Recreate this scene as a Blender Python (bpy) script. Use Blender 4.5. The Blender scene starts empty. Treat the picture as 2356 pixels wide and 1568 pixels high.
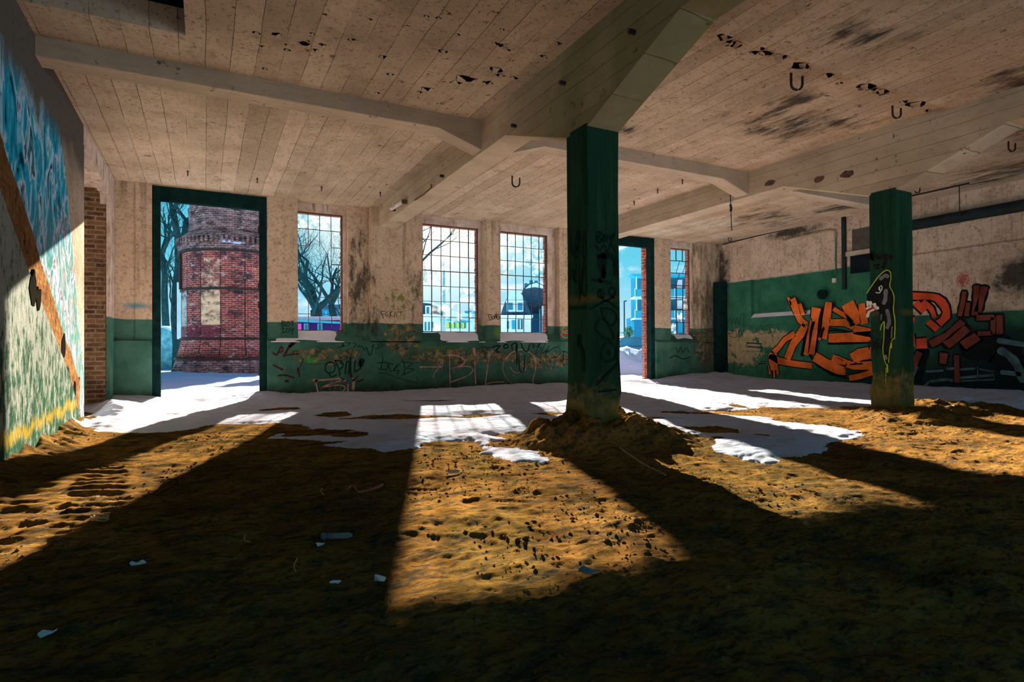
import bpy, bmesh, math, random
import numpy as np
from mathutils import Vector, Matrix
C = bpy.context.scene.collection
sc = bpy.context.scene
random.seed(7)
rnd = random.Random(11)

# ------------------------------------------------------------------ camera
FPX, YAW, PIT, ROL, CY = 1357., .4785, .0081, -.00575, 796.
CAM = np.array([0., 0., .9])
_f = np.array([math.sin(YAW)*math.cos(PIT), math.cos(YAW)*math.cos(PIT), math.sin(PIT)])
_r = np.array([math.cos(YAW), -math.sin(YAW), 0.]); _u = np.cross(_r, _f)
_R = _r*math.cos(ROL)+_u*math.sin(ROL); _U = -_r*math.sin(ROL)+_u*math.cos(ROL)
cd = bpy.data.cameras.new('camera'); cam = bpy.data.objects.new('camera', cd); C.objects.link(cam)
cd.sensor_width = 36; cd.lens = 36*FPX/2356; cd.shift_y = (CY-784)/2356; cd.clip_start = .05; cd.clip_end = 500
cam.matrix_world = Matrix(((_R[0], _U[0], -_f[0], CAM[0]), (_R[1], _U[1], -_f[1], CAM[1]), (_R[2], _U[2], -_f[2], CAM[2]), (0, 0, 0, 1)))
sc.camera = cam

def ray(x, y): return _f+_R*((x-1178)/FPX)+_U*((CY-y)/FPX)
def at(x, y, axis, v):
    """where the sight line through a photo pixel meets a real plane"""
    d = ray(x, y)
    if axis == 'F': return Vector(CAM+d*v)          # v = depth ahead of the lens
    i = 'XYZ'.index(axis); return Vector(CAM+d*((v-CAM[i])/d[i]))

# ------------------------------------------------------------------ light, sky, exposure
SUN_AZ, SUN_EL, SUN_E = math.radians(19.3), math.radians(18.25), 60.0
sd = Vector((math.sin(SUN_AZ)*math.cos(SUN_EL), math.cos(SUN_AZ)*math.cos(SUN_EL), math.sin(SUN_EL)))
sl = bpy.data.lights.new('sun', 'SUN'); sl.energy = SUN_E; sl.color = (1, .86, .68); sl.angle = math.radians(.6)
so = bpy.data.objects.new('sun', sl); C.objects.link(so); so.location = (12, 40, 20)
so.rotation_euler = (-sd).to_track_quat('-Z', 'Y').to_euler()
vs = sc.view_settings; vs.view_transform = 'Standard'; vs.look = 'None'; vs.gamma = 1; vs.exposure = 0.72; vs.use_curve_mapping = False
cy = sc.cycles; cy.use_denoising = True; cy.max_bounces = 8; cy.diffuse_bounces = 6; cy.glossy_bounces = 3; cy.transmission_bounces = 4
cy.transparent_max_bounces = 12; cy.sample_clamp_indirect = 12; cy.use_adaptive_sampling = True; cy.adaptive_threshold = .02
cy.caustics_reflective = False; cy.caustics_refractive = False

# ------------------------------------------------------------------ node helper
class NB:
    def __init__(s, tree): s.t = tree; s.l = tree.links
    def put(s, sock, v):
        if v is None: return
        if isinstance(v, bpy.types.NodeSocket): s.l.new(v, sock)
        elif isinstance(v, (tuple, list)) and sock.type == 'RGBA' and len(v) == 3: sock.default_value = (*v, 1)
        else: sock.default_value = v
    def node(s, t, ins=None, **props):
        n = s.t.nodes.new(t)
        for k, v in props.items(): setattr(n, k, v)
        for k, v in (ins or {}).items(): s.put(n.inputs[k], v)
        return n
    def m(s, op, a, b=None, c=None, clamp=False):
        n = s.node('ShaderNodeMath', operation=op, use_clamp=clamp)
        for i, v in enumerate((a, b, c)): s.put(n.inputs[i], v)
        return n.outputs[0]
    def add(s, a, b): return s.m('ADD', a, b)
    def mul(s, a, b): return s.m('MULTIPLY', a, b)
    def sub(s, a, b): return s.m('SUBTRACT', a, b)
    def mx(s, a, b): return s.m('MAXIMUM', a, b)
    def mn(s, a, b): return s.m('MINIMUM', a, b)
    def rng(s, v, a, b, c=0., d=1., smooth=False):
        n = s.node('ShaderNodeMapRange', {0: v, 1: a, 2: b, 3: c, 4: d})
        if smooth: n.interpolation_type = 'SMOOTHSTEP'
        return n.outputs[0]
    def noise(s, vec, scale, detail=4, rough=.55, dist=0.):
        n = s.node('ShaderNodeTexNoise', {'Vector': vec, 'Scale': scale, 'Detail': detail, 'Roughness': rough, 'Distortion': dist})
        return n.outputs[0]
    def vor(s, vec, scale, feature='F1', rnd_=1.):
        n = s.node('ShaderNodeTexVoronoi', {'Vector': vec, 'Scale': scale}, feature=feature)
        n.inputs['Randomness'].default_value = rnd_
        return n
    def pos(s): return s.node('ShaderNodeTexCoord').outputs['Object']
    def sep(s, v): return s.node('ShaderNodeSeparateXYZ', {0: v}).outputs
    def comb(s, x=0., y=0., z=0.): return s.node('ShaderNodeCombineXYZ', {0: x, 1: y, 2: z}).outputs[0]
    def scl(s, v, k): return s.node('ShaderNodeVectorMath', {0: v, 1: k}, operation='MULTIPLY').outputs[0]
    def mix(s, f, a, b, mode='MIX'):
        n = s.node('ShaderNodeMix', data_type='RGBA', blend_type=mode, clamp_factor=True)
        s.put(n.inputs[0], f); s.put(n.inputs[6], a); s.put(n.inputs[7], b); return n.outputs[2]
    def ramp(s, f, stops):
        n = s.node('ShaderNodeValToRGB', {0: f}); e = n.color_ramp.elements
        while len(e) < len(stops): e.new(.5)
        for i, (p, c) in enumerate(stops): e[i].position = p; e[i].color = (*c, 1)
        return n.outputs[0]
    def bump(s, h, dist=.01, strength=1., normal=None):
        n = s.node('ShaderNodeBump', {'Height': h, 'Distance': dist, 'Strength': strength})
        if normal is not None: s.put(n.inputs['Normal'], normal)
        return n.outputs[0]
    def blob(s, a, b, ca, cb, ra, rb, soft=1.):
        """soft ellipse 1 at centre to 0 at rim"""
        da = s.m('DIVIDE', s.sub(a, ca), ra); db = s.m('DIVIDE', s.sub(b, cb), rb)
        d = s.m('SQRT', s.add(s.mul(da, da), s.mul(db, db)))
        return s.rng(d, 1., 1.-soft, 0., 1.)
    def out(s, col, rough=.9, normal=None, metal=0., spec=.06):
        if spec <= .06 and metal == 0.:                              # chalky surfaces: plain diffuse
            p = s.node('ShaderNodeBsdfDiffuse', {'Color': col, 'Roughness': .6})
            if normal is not None: s.put(p.inputs['Normal'], normal)
            o = s.node('ShaderNodeOutputMaterial'); s.l.new(p.outputs[0], o.inputs[0]); return p
        p = s.node('ShaderNodeBsdfPrincipled', {'Base Color': col, 'Roughness': rough, 'Metallic': metal, 'Specular IOR Level': spec})
        if normal is not None: s.put(p.inputs['Normal'], normal)
        o = s.node('ShaderNodeOutputMaterial'); s.l.new(p.outputs[0], o.inputs[0]); return p
def newmat(name):
    m = bpy.data.materials.new(name); m.use_nodes = True; m.node_tree.nodes.clear(); return m, NB(m.node_tree)
def simple(name, col, rough=.85, metal=0., var=.25, scale=6., bump=.003, spec=.05):
    m, n = newmat(name); p = n.pos(); f = n.noise(p, scale, 6, .6)
    dark = tuple(c*(1-var) for c in col); lite = tuple(min(1, c*(1+var)) for c in col)
    n.out(n.mix(n.rng(f, .3, .7), dark, lite), rough, n.bump(n.noise(p, scale*6, 4), bump), metal, spec); return m

# ------------------------------------------------------------------ world
w = bpy.data.worlds.new('sky'); sc.world = w; w.use_nodes = True; w.node_tree.nodes.clear(); n = NB(w.node_tree)
d = n.node('ShaderNodeTexCoord').outputs['Generated']; x_, y_, z_ = n.sep(d)
base = n.ramp(z_, [(0., (.42, .52, .62)), (.05, (.30, .52, .64)), (.14, (.10, .44, .58)), (.3, (.045, .34, .50)), (1., (.02, .20, .40))])
cl = n.noise(n.scl(n.node('ShaderNodeVectorMath', {0: d, 1: (0, 0, 0)}, operation='ADD').outputs[0], (1, 1, 2.2)), 5.5, 7, .6, .3)
cl = n.rng(cl, .56, .64)
sky = n.mix(n.mul(n.mul(cl, n.rng(z_, .45, .15)), .8), base, (.64, .70, .76))
dp = n.node('ShaderNodeVectorMath', {0: d, 1: tuple(sd)}, operation='DOT_PRODUCT').outputs['Value']
sky = n.mix(n.m('POWER', n.rng(dp, .962, 1.), 1.3), sky, (1.2, 1.05, .85))
contrail = n.mul(n.rng(n.m('ABSOLUTE', n.sub(n.sub(z_, .165), n.mul(n.sub(x_, .60), .5))), 0., .004, 1., 0.), n.rng(x_, .5, .56))
sky = n.mix(n.mul(contrail, .7), sky, (.8, .9, .95))
bg = n.node('ShaderNodeBackground', {'Color': sky, 'Strength': .92}); o = n.node('ShaderNodeOutputWorld'); w.node_tree.links.new(bg.outputs[0], o.inputs[0])

# ------------------------------------------------------------------ materials
M = {}
BEIGE = (.57, .425, .30)
def green_paint(n, p, dark=(.024, .078, .056), lite=(.065, .150, .108)):
    return n.mix(n.rng(n.noise(p, 2.2, 5, .6), .3, .7), dark, lite)
def plaster_base(n, p, a=BEIGE, b=(.47, .33, .225)):
    c = n.mix(n.rng(n.noise(p, 1.3, 7, .65), .35, .7), a, b)
    c = n.mix(n.rng(n.noise(p, 5., 7, .75), .50, .66, 0, .5), c, (.25, .165, .10))
    return n.mix(n.rng(n.noise(p, 20., 4, .7), .52, .70, 0, .6), c, (.14, .09, .055))

m, n = newmat('back_wall_plaster'); M['wallback'] = m
p = n.pos(); x, y, z = n.sep(p); xz = n.comb(x, 0, z)
stretch = n.comb(n.mul(x, 1.), y, n.mul(z, .35))
plast = plaster_base(n, p)
edge = n.add(1.51, n.mul(n.sub(n.noise(xz, 3., 5), .5), .07))
green = n.rng(n.sub(edge, z), 0., .015)
gcol = green_paint(n, p)
peeln = n.noise(xz, 6.0, 8, .74)
zone = n.mx(n.blob(x, z, 3.75, 1.25, .65, .75, .7), n.mx(n.blob(x, z, 2.15, .82, 1.0, .26, .6), n.mx(n.blob(x, z, 5.3, .78, 2.2, .30, .6), n.mx(n.blob(x, z, 7.3, .66, 1.2, .3, .6), n.blob(x, z, 12.6, 1.0, .7, .8, .6)))))
peel = n.mul(n.rng(n.mul(zone, n.add(n.mul(n.sub(peeln, .5), 3.0), .36)), .22, .30), green)
gcol = n.mix(peel, gcol, n.mix(n.rng(n.noise(p, 9, 6, .7), .38, .70), (.040, .042, .020), (.34, .25, .14)))
col = n.mix(green, plast, gcol)
mold = n.mx(n.blob(x, z, 2.85, 2.3, .55, 1.9, .9), n.mx(n.blob(x, z, 3.1, 1.55, .5, .6, .9), n.mx(n.blob(x, z, 12.75, 2.3, .65, 2.2, .8), n.blob(x, z, 4.05, 2.2, .35, 1.2, 1.))))
mold = n.mul(n.rng(n.add(n.mul(mold, .55), n.mul(n.sub(n.noise(stretch, 5., 9, .78), .5), 2.4)), .30, .62), n.rng(mold, 0., .3))
col = n.mix(n.mul(mold, .88), col, (.035, .030, .018))
corner = n.mul(n.rng(x, 12.15, 12.35), n.rng(n.noise(stretch, 3.2, 8, .75), .38, .52, 1., .25)); col = n.mix(n.mul(corner, .85), col, n.mix(n.noise(xz, 6, 5), (.03, .033, .018), (.17, .12, .06)))
mb = n.mx(n.blob(x, z, 3.65, 2.0, .75, .6, 1.), n.blob(x, z, 4.5, .98, .8, .1, .8)); moss = n.mul(n.rng(n.add(n.mul(mb, .45), n.mul(n.sub(n.noise(xz, 6., 8, .75), .5), 2.6)), .28, .50), n.rng(mb, 0., .2))
col = n.mix(n.mul(moss, .8), col, (.12, .15, .015))
drip = n.mul(n.rng(n.noise(n.scl(p, (7, 7, .35)), 1., 4, .6), .56, .68), n.rng(z, .2, 3.9, .05, .55))
col = n.mix(drip, col, (.13, .085, .05))
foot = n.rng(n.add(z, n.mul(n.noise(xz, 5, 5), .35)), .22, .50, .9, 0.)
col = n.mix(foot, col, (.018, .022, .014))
lime = n.mul(n.blob(x, z, 6.2, 1.33, .32, .22, .6), green)
col = n.mix(n.mul(lime, .6), col, (.16, .26, .03))
col = n.mix(n.mul(n.blob(x, z, 1.85, .74, .16, .08, .8), .8), col, (.03, .30, .03))
col = n.mix(n.mul(n.blob(x, z, -.72, 1.15, .13, .14, .7), .8), col, (.02, .38, .55))
col = n.mix(n.mul(n.blob(x, z, -1.1, 1.74, .28, .07, .7), .8), col, (.05, .22, .28))
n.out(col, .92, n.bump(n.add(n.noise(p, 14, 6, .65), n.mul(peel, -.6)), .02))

m, n = newmat('window_reveal_plaster'); M['reveal'] = m
p = n.pos(); x, y, z = n.sep(p)
c = n.mix(n.rng(n.noise(p, 4, 7, .65), .4, .7), (.62, .50, .42), (.36, .24, .16))
c = n.mix(n.rng(n.noise(n.scl(p, (9, 9, 1.5)), 1, 5), .58, .70, 0, .7), c, (.10, .06, .035))
c = n.mix(n.rng(z, 1.53, 1.50), c, green_paint(n, p, (.03, .10, .07), (.08, .18, .12)))
n.out(c, .9, n.bump(n.noise(p, 20, 5), .01))

m, n = newmat('right_wall_paint'); M['wallright'] = m
p = n.pos(); x, y, z = n.sep(p); yz = n.comb(0, y, z)
plast = plaster_base(n, p, (.60, .45, .33), (.42, .31, .22))
lim = n.rng(y, 7.75, 7.80, 1.60, 2.80); lim = n.add(lim, n.mul(n.sub(n.noise(yz, 6., 3), .5), .03))
green = n.rng(n.sub(lim, z), 0., .02)
gcol = green_paint(n, p, (.018, .085, .055), (.045, .17, .09))
zone = n.mx(n.blob(y, z, 11.6, .95, 1.1, .75, .5), n.blob(y, z, 10.6, 1.2, .9, .35, .6))
peel = n.rng(n.mul(zone, n.add(n.mul(n.sub(n.noise(yz, 3.6, 7, .7), .5), 2.2), .42)), .22, .30)
gcol = n.mix(peel, gcol, n.mix(n.noise(p, 8, 4), (.16, .13, .05), (.50, .38, .24)))
col = n.mix(green, plast, gcol)
soot = n.mx(n.blob(y, z, 9.9, 3.86, 1.5, .28, .9), n.mx(n.blob(y, z, 12.3, 3.0, .8, 2.2, .9), n.blob(y, z, 5.2, 2.2, 1.1, .8, .9)))
soot = n.rng(n.mul(soot, n.noise(yz, 4, 7, .7)), .22, .42)
col = n.mix(n.mul(soot, .9), col, (.018, .02, .016))
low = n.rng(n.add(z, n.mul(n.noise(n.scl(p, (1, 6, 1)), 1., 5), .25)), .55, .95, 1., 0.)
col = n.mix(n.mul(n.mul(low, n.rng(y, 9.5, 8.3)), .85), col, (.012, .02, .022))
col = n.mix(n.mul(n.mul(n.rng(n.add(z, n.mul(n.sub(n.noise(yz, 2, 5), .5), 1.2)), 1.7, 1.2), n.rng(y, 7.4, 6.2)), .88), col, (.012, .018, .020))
joint = n.rng(n.m('ABSOLUTE', n.sub(z, n.add(2.84, n.mul(n.noise(yz, 1.5), .05)))), 0., .03, 1., 0.)
col = n.mix(n.mul(n.mul(joint, n.rng(y, 7.8, 7.6)), .7), col, (.09, .07, .05))
streak = n.rng(n.noise(n.scl(p, (1, 26, 1.2)), 1., 3), .58, .72)
col = n.mix(n.mul(streak, .45), col, (.02, .03, .02))
red = n.rng(n.mul(n.blob(y, z, 6.15, 2.25, .35, .45, .9), n.noise(yz, 30, 4, .7)), .38, .44)
col = n.mix(n.mul(red, .8), col, (.35, .03, .03))
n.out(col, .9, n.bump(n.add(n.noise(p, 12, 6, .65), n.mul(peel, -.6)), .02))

m, n = newmat('left_wall_graffiti_plaster'); M['wallleft'] = m
p = n.pos(); x, y, z = n.sep(p); yz = n.comb(0, y, z)
swirl = n.noise(n.comb(0, n.mul(y, 1.9), n.mul(z, .8)), 1.7, 4, .55, 1.8)
blue = n.ramp(swirl, [(.0, (.01, .02, .03)), (.36, (.01, .05, .07)), (.42, (.01, .24, .38)), (.50, (.02, .34, .50)), (.58, (.42, .60, .72)), (.64, (.02, .05, .07)), (.72, (.06, .32, .40))])
pale = n.ramp(swirl, [(.0, (.18, .11, .10)), (.38, (.26, .19, .18)), (.45, (.02, .17, .14)), (.50, (.14, .22, .25)), (.56, (.38, .39, .46)), (.62, (.05, .06, .07)), (.66, (.34, .32, .36)), (.76, (.03, .22, .19))])
c = n.mix(n.rng(n.add(z, n.mul(y, -.25)), -.1, .7), pale, blue)
plast = plaster_base(n, p, (.42, .33, .25), (.22, .17, .13))
side = n.add(n.mul(n.sub(y, 8.55), 1.), n.mul(n.sub(z, 2.7), .5)); side = n.add(side, n.mul(n.sub(n.noise(yz, 3, 4), .5), .5))
c = n.mix(n.rng(side, .0, .15), c, plast)
top = n.rng(n.add(z, n.mul(n.noise(yz, 2, 3), .5)), 3.4, 3.7)
c = n.mix(top, c, (.10, .09, .075))
c = n.mix(n.rng(n.noise(yz, 16, 4, .7), .60, .68, 0, .7), c, (.03, .03, .03))
n.out(c, .85, n.bump(n.noise(p, 20, 5), .015))

m, n = newmat('stair_panel_plaster'); M['stairpanel'] = m
p = n.pos(); x, y, z = n.sep(p); st = n.scl(p, (1, 7, 3.2)); yz = n.comb(0, y, z)
c = n.mix(n.rng(n.add(n.mul(n.noise(st, 1.6, 8, .75), 1.15), n.mul(n.rng(z, .0, 1.6), .20)), .60, .72), (.022, .062, .036), (.20, .215, .19))
c = n.mix(n.rng(n.noise(n.scl(p, (1, 14, 5)), 1., 6, .75), .55, .62, 0, .85), c, (.02, .05, .035))
yel = n.mul(n.rng(n.m('ABSOLUTE', n.sub(z, n.add(.10, n.add(n.mul(n.sub(y, 5.9), .03), n.mul(n.noise(n.comb(0, n.mul(y, 3), 0), 1), .25))))), 0., .14, 1., 0.), n.noise(n.scl(p, (1, 12, 5)), 1, 5))
c = n.mix(n.rng(n.mul(yel, n.noise(n.scl(p, (1, 20, 9)), 1, 4, .7)), .10, .24, 0, .75), c, (.30, .20, .02))
c = n.mix(n.rng(z, 2.1, 2.3), c, (.10, .11, .10))
n.out(c, .85, n.bump(n.noise(st, 3, 6, .7), .02))

def brick_mat(name, a, b, mortar, scale=1., axis='X', soot=0., bw=.25, rh=.078, dirt=.5):
    m, n = newmat(name); p = n.pos(); x, y, z = n.sep(p)
    if axis == 'X': uv = n.comb(x, z, 0)
    elif axis == 'Y': uv = n.comb(y, z, 0)
    else: uv = n.comb(n.mul(n.m('ARCTAN2', x, n.mul(y, -1)), axis), z, 0)
    wob = n.noise(p, 3., 3); uv2 = n.node('ShaderNodeVectorMath', {0: uv, 1: n.comb(n.mul(wob, .02), n.mul(wob, .02), 0)}, operation='ADD').outputs[0]
    br = n.node('ShaderNodeTexBrick', {'Vector': uv2, 'Color1': a, 'Color2': b, 'Mortar': mortar, 'Scale': 1., 'Mortar Size': .008*scale, 'Brick Width': bw, 'Row Height': rh, 'Bias': 0.})
    c = n.mix(n.rng(n.noise(p, 2.5, 6, .7), .42, .62, 0, dirt), br.outputs[0], (.02, .015, .012))
    c = n.mix(n.rng(n.noise(p, 11, 4, .7), .5, .7, 0, .6), c, mortar)
    n.out(c, .92, n.bump(n.add(n.mul(br.outputs[1], -1.), n.mul(n.noise(p, 12, 5), .8)), .02)); return m, n, c, p
M['brick_niche'] = brick_mat('old_brown_brick', (.10, .040, .022), (.26, .13, .06), (.30, .22, .14), axis='X', dirt=.45, scale=1.6)[0]
M['brick_jamb'] = brick_mat('red_outer_brick', (.30, .06, .035), (.40, .11, .06), (.34, .26, .22), axis='Y', dirt=.2)[0]
M['brick_out'] = brick_mat('outer_wall_brick', (.42, .11, .06), (.5, .2, .1), (.3, .24, .2), axis='X', dirt=.3)[0]
m, n = newmat('ochre_broken_brick'); M['rubble'] = m
p = n.pos(); x, y, z = n.sep(p); pz = n.scl(p, (1, 1, 1.7)); v_ = n.vor(pz, 11.)
c = n.mix(n.rng(n.noise(p, 6, 6, .7), .35, .65), (.36, .20, .08), (.20, .10, .04)); c = n.mix(n.mul(n.sep(v_.outputs['Color'])[0], .45), c, (.22, .07, .035))
c = n.mix(n.rng(n.noise(n.scl(p, (1, 8, 3)), 2, 7, .75), .54, .64, 0, .9), c, (.02, .014, .009))
n.out(c, .95, n.bump(n.add(n.mul(v_.outputs['Distance'], -.7), n.noise(pz, 9, 7, .75)), .07), spec=0.)

def boards(name, axis, col_a, col_b, pitch, extra=None, line=.55, dark=(.04, .03, .022)):
    """board-marked concrete; the form boards run along the other axis than `axis`"""
    m, n = newmat(name); p = n.pos(); x, y, z = n.sep(p)
    s = {'X': x, 'Y': y, 'Z': z}[axis]
    st = {'X': (3, .6, 3), 'Y': (.6, 3, 3), 'Z': (.6, .6, 3)}[axis]
    s2 = n.add(s, n.mul(n.sub(n.noise(p, .9, 2), .5), .05))
    fr = n.m('FRACT', n.m('DIVIDE', s2, pitch)); dd = n.m('ABSOLUTE', n.sub(fr, .5))
    wn = n.node('ShaderNodeTexWhiteNoise', {'W': n.m('FLOOR', n.m('DIVIDE', s2, pitch))}, noise_dimensions='1D').outputs[0]
    brk = n.rng(n.noise(n.scl(p, st), .9, 5, .7), .40, .60)
    ln = n.mul(n.rng(dd, .5-.016, .5), brk)
    c = n.mix(n.rng(n.add(n.mul(n.noise(p, 1.1, 7, .65), .8), n.mul(wn, .2)), .35, .70), col_a, col_b)
    c = n.mix(n.rng(n.noise(n.scl(p, st), 5., 5, .7), .52, .75, 0, .45), c, tuple(k*.45 for k in col_a))
    pit = n.rng(n.noise(p, 7., 7, .78), .63, .67)
    c = n.mix(n.mul(pit, .8), c, dark); c = n.mix(n.mul(ln, line), c, dark)
    if extra: c = extra(n, p, x, y, z, c)
    n.out(c, .92, n.bump(n.add(n.mul(ln, -1.), n.add(n.mul(n.noise(p, 22, 5, .7), .35), n.mul(pit, -.5))), .018)); return m
def ceil_extra(n, p, x, y, z, c):
    nz = n.noise(n.comb(n.mul(x, 2.8), n.mul(y, .7), 0), 1.4, 8, .72)
    sp = [(6.9, 5.6, 1.5, .55), (7.6, 5.05, .9, .4), (6.4, 4.7, .5, .5), (5.2, 6.5, .55, .5), (11.3, 9.6, 2.0, 1.8), (11.6, 9.2, 1.2, 1.0), (12.2, 5.0, 1.4, 2.6), (5.6, 3.4, 1.2, .5), (8.2, 3.2, 1.6, .5), (12.2, 8.0, .9, 3.), (9.6, 3.2, 1.4, 1.0), (10.6, 3.6, 3.4, 2.2), (7.0, 5.3, 2.2, 1.0), (3.0, 3.0, 2.0, 1.6)]  # soot stains, plus broad blobs that paint the near and right bays dimmer
    msk = None
    for a, b, ra, rb in sp:
        k = n.blob(x, y, a, b, ra, rb, 1.); msk = k if msk is None else n.mx(msk, k)
    c = n.mix(n.mul(n.mul(n.rng(n.add(n.mul(msk, .75), n.mul(n.sub(nz, .5), 2.6)), .42, .80), n.rng(msk, 0., .25)), .93), c, (.022, .026, .024))
    ruf = n.mul(n.rng(n.noise(n.comb(n.mul(x, 1), n.mul(y, 1), 0), 14, 5, .7), .60, .66), n.blob(x, y, .4, 8.9, 2.6, 1.2, 1.))
    c = n.mix(n.mul(ruf, .7), c, (.08, .05, .035))
    br = n.rng(n.noise(p, .8, 5), .45, .65, 0, .35); c = n.mix(n.mul(br, n.rng(x, 3.6, 9.)), c, (.36, .19, .09))
    c = n.mix(n.rng(n.noise(p, 3.2, 8, .78), .54, .66, 0, .55), c, (.20, .135, .085))
    return n.mix(n.rng(n.noise(p, 24., 4, .75), .56, .66, 0, .7), c, (.09, .06, .04))
M['ceiling'] = boards('board_marked_ceiling', 'X', (.51, .39, .275), (.31, .228, .155), .235, ceil_extra)
def green_tint(n, p, x, y, z, c):
    k = n.mul(n.rng(y, 6.6, 5.0), n.rng(n.noise(p, 1.2, 5), .25, .5, .45, 1.))
    return n.mix(n.mul(k, n.rng(x, 5.5, 4.2, 0, .8)), c, (.125, .125, .05))
M['beam'] = boards('board_marked_beam', 'Z', (.48, .375, .26), (.31, .232, .155), .16, green_tint, .5)
M['beamX'] = boards('board_marked_cross_beam', 'Y', (.48, .37, .265), (.33, .25, .175), .09, None, .5)

m, n = newmat('green_painted_column'); M['column'] = m
p = n.pos(); x, y, z = n.sep(p)
c = n.mix(n.rng(n.noise(n.scl(p, (5, 5, .7)), 1., 6, .65), .3, .72), (.007, .026, .017), (.021, .066, .038))
gr = n.m('FRACT', n.mul(n.add(x, y), 9.)); ln = n.mul(n.rng(n.m('ABSOLUTE', n.sub(gr, .5)), .485, .5), n.rng(n.noise(n.scl(p, (3, 3, .5)), 1, 4), .4, .6))
c = n.mix(ln, c, (.006, .012, .01))
wear = n.rng(n.add(n.sub(.62, z), n.mul(n.sub(n.noise(p, 5, 6, .7), .5), 1.1)), .0, .25)
c = n.mix(n.mul(wear, .75), c, n.mix(n.noise(p, 10, 4), (.05, .07, .015), (.22, .16, .06)))
band = n.mul(n.rng(n.m('ABSOLUTE', n.sub(z, 1.40)), .0, .09, 1., 0.), n.noise(p, 7, 4)); c = n.mix(n.rng(band, .2, .5), c, (.07, .06, .02))
c = n.mix(n.rng(n.noise(p, 16, 5, .7), .62, .68, 0, .6), c, (.01, .02, .015))
n.out(c, .7, n.bump(n.add(n.mul(ln, -1), n.noise(n.scl(p, (8, 8, 2)), 1.5, 6, .7)), .02))

m, n = newmat('sandy_dirt'); M['sand'] = m
p = n.pos(); x, y, z = n.sep(p); ps = n.scl(p, (.75, 1.5, 1))
big = n.noise(p, 1.1, 6, .7); fine = n.noise(ps, 22., 7, .78); mid = n.noise(ps, 6., 8, .78)
c = n.mix(n.rng(big, .38, .62), (.20, .100, .026), (.44, .225, .052))
c = n.mix(n.rng(mid, .48, .60, 0, .76), c, (.045, .052, .040))
c = n.mix(n.rng(fine, .50, .60, 0, .70), c, (.020, .028, .024))
c = n.mix(n.rng(n.noise(ps, 60., 3, .6), .60, .72, 0, .5), c, (.34, .20, .08))
c = n.mix(n.rng(n.mul(n.noise(p, 3.3, 5, .6), n.rng(y, 4.6, 6.6, .7, 1.2)), .60, .72, 0, .7), c, (.022, .034, .016))
h = n.add(n.mul(n.noise(ps, 12., 9, .78), .9), n.mul(fine, .6))
n.out(c, 1., n.bump(h, .10, 1.), spec=0.)

def snow(name, tint=(.80, .80, .86), sc_=5., b=.03, dirt=.35):
    m, n = newmat(name); p = n.pos()
    c = n.mix(n.rng(n.noise(p, 2.2, 7, .7), .5, .72, 0, dirt), tint, (.38, .30, .22))
    c = n.mix(n.rng(n.noise(n.scl(p, (4, 14, 4)), 3., 5, .7), .64, .70, 0, dirt*1.4), c, (.10, .07, .04))
    n.out(c, .65, n.bump(n.add(n.noise(n.scl(p, (1, 1.7, 1)), sc_, 7, .72), n.mul(n.noise(p, 60, 3), .1)), b), spec=.05); return m
M['snow_in'] = snow('trodden_snow', (.56, .58, .72), 9, .075, .55)
M['snow_out'] = snow('outdoor_snow', (.40, .62, .88), 5, .16, .12)  # blue of shaded snow put into the base colour
M['snow_sill'] = snow('sill_snow', (.66, .63, .70), 10, .01, .25)
M['frame'] = simple('dark_green_steel', (.006, .021, .019), .6, .0, .4, 5, .004, .05)
M['rust'] = simple('rusty_glazing_bars', (.10, .055, .04), .8, .2, .5, 20)
M['iron'] = simple('dark_iron', (.03, .027, .024), .7, .4, .4, 14)
M['duct'] = simple('dark_duct_metal', (.018, .026, .026), .6, .2, .4, 4)
M['hatch'] = simple('grimy_beige_board', (.085, .075, .055), .9)
M['grime'] = simple('black_board', (.010, .014, .016), .7)
M['tube'] = simple('dusty_white_tube', (.55, .50, .45), .5)
M['bark'] = simple('haze_teal_bark', (.012, .042, .048), .9, 0, .4, 5)  # teal cast of haze put into the bark colour
M['grafk'] = simple('black_spray_paint', (.012, .014, .014), .8, 0, .3, 9, .001)
M['grafb'] = simple('faded_black_spray', (.014, .035, .028), .8, 0, .5, 6, .001)
M['grafc'] = simple('faded_black_on_green', (.007, .020, .016), .8, 0, .4, 6, .001)
M['pink'] = simple('pink_spray_paint', (.40, .20, .17), .8, 0, .45, 9, .001)
M['maroon'] = simple('maroon_spray_paint', (.055, .018, .014), .8, 0, .4, 9, .001)
M['orange'] = simple('orange_spray_paint', (.62, .135, .025), .75, 0, .42, 2.5, .001)
M['orangered'] = simple('red_orange_spray_paint', (.58, .075, .028), .75, 0, .35, 3, .001)
M['rustred'] = simple('brown_red_spray_paint', (.17, .045, .028), .8, 0, .4, 3, .001)
M['tealp'] = simple('pale_teal_spray_paint', (.075, .13, .14), .8, 0, .5, 6, .001)
M['ygreen'] = simple('yellow_green_spray_paint', (.30, .42, .03), .7, 0, .3, 9, .001)
M['greyp'] = simple('grey_spray_paint', (.12, .14, .155), .8, 0, .5, 4, .001)
M['white'] = simple('white_spray_paint', (.62, .62, .60), .8, 0, .2, 9, .001)
M['redp'] = simple('red_spray_paint', (.45, .03, .025), .8, 0, .2, 9, .001)
M['paper'] = simple('crumpled_pale_plastic', (.52, .54, .52), .6, 0, .2, 20)
M['greyrub'] = simple('grey_shard', (.12, .16, .17), .5, 0, .3, 10)
M['ragred'] = simple('faded_red_string', (.34, .10, .05), .9)
M['straw'] = simple('dry_twine', (.30, .22, .12), .9)
M['clear'] = simple('cloudy_grey_tube', (.16, .18, .18), .35, 0, .3, 8)
m, n = newmat('dirty_window_glass'); M['glass'] = m
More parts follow.
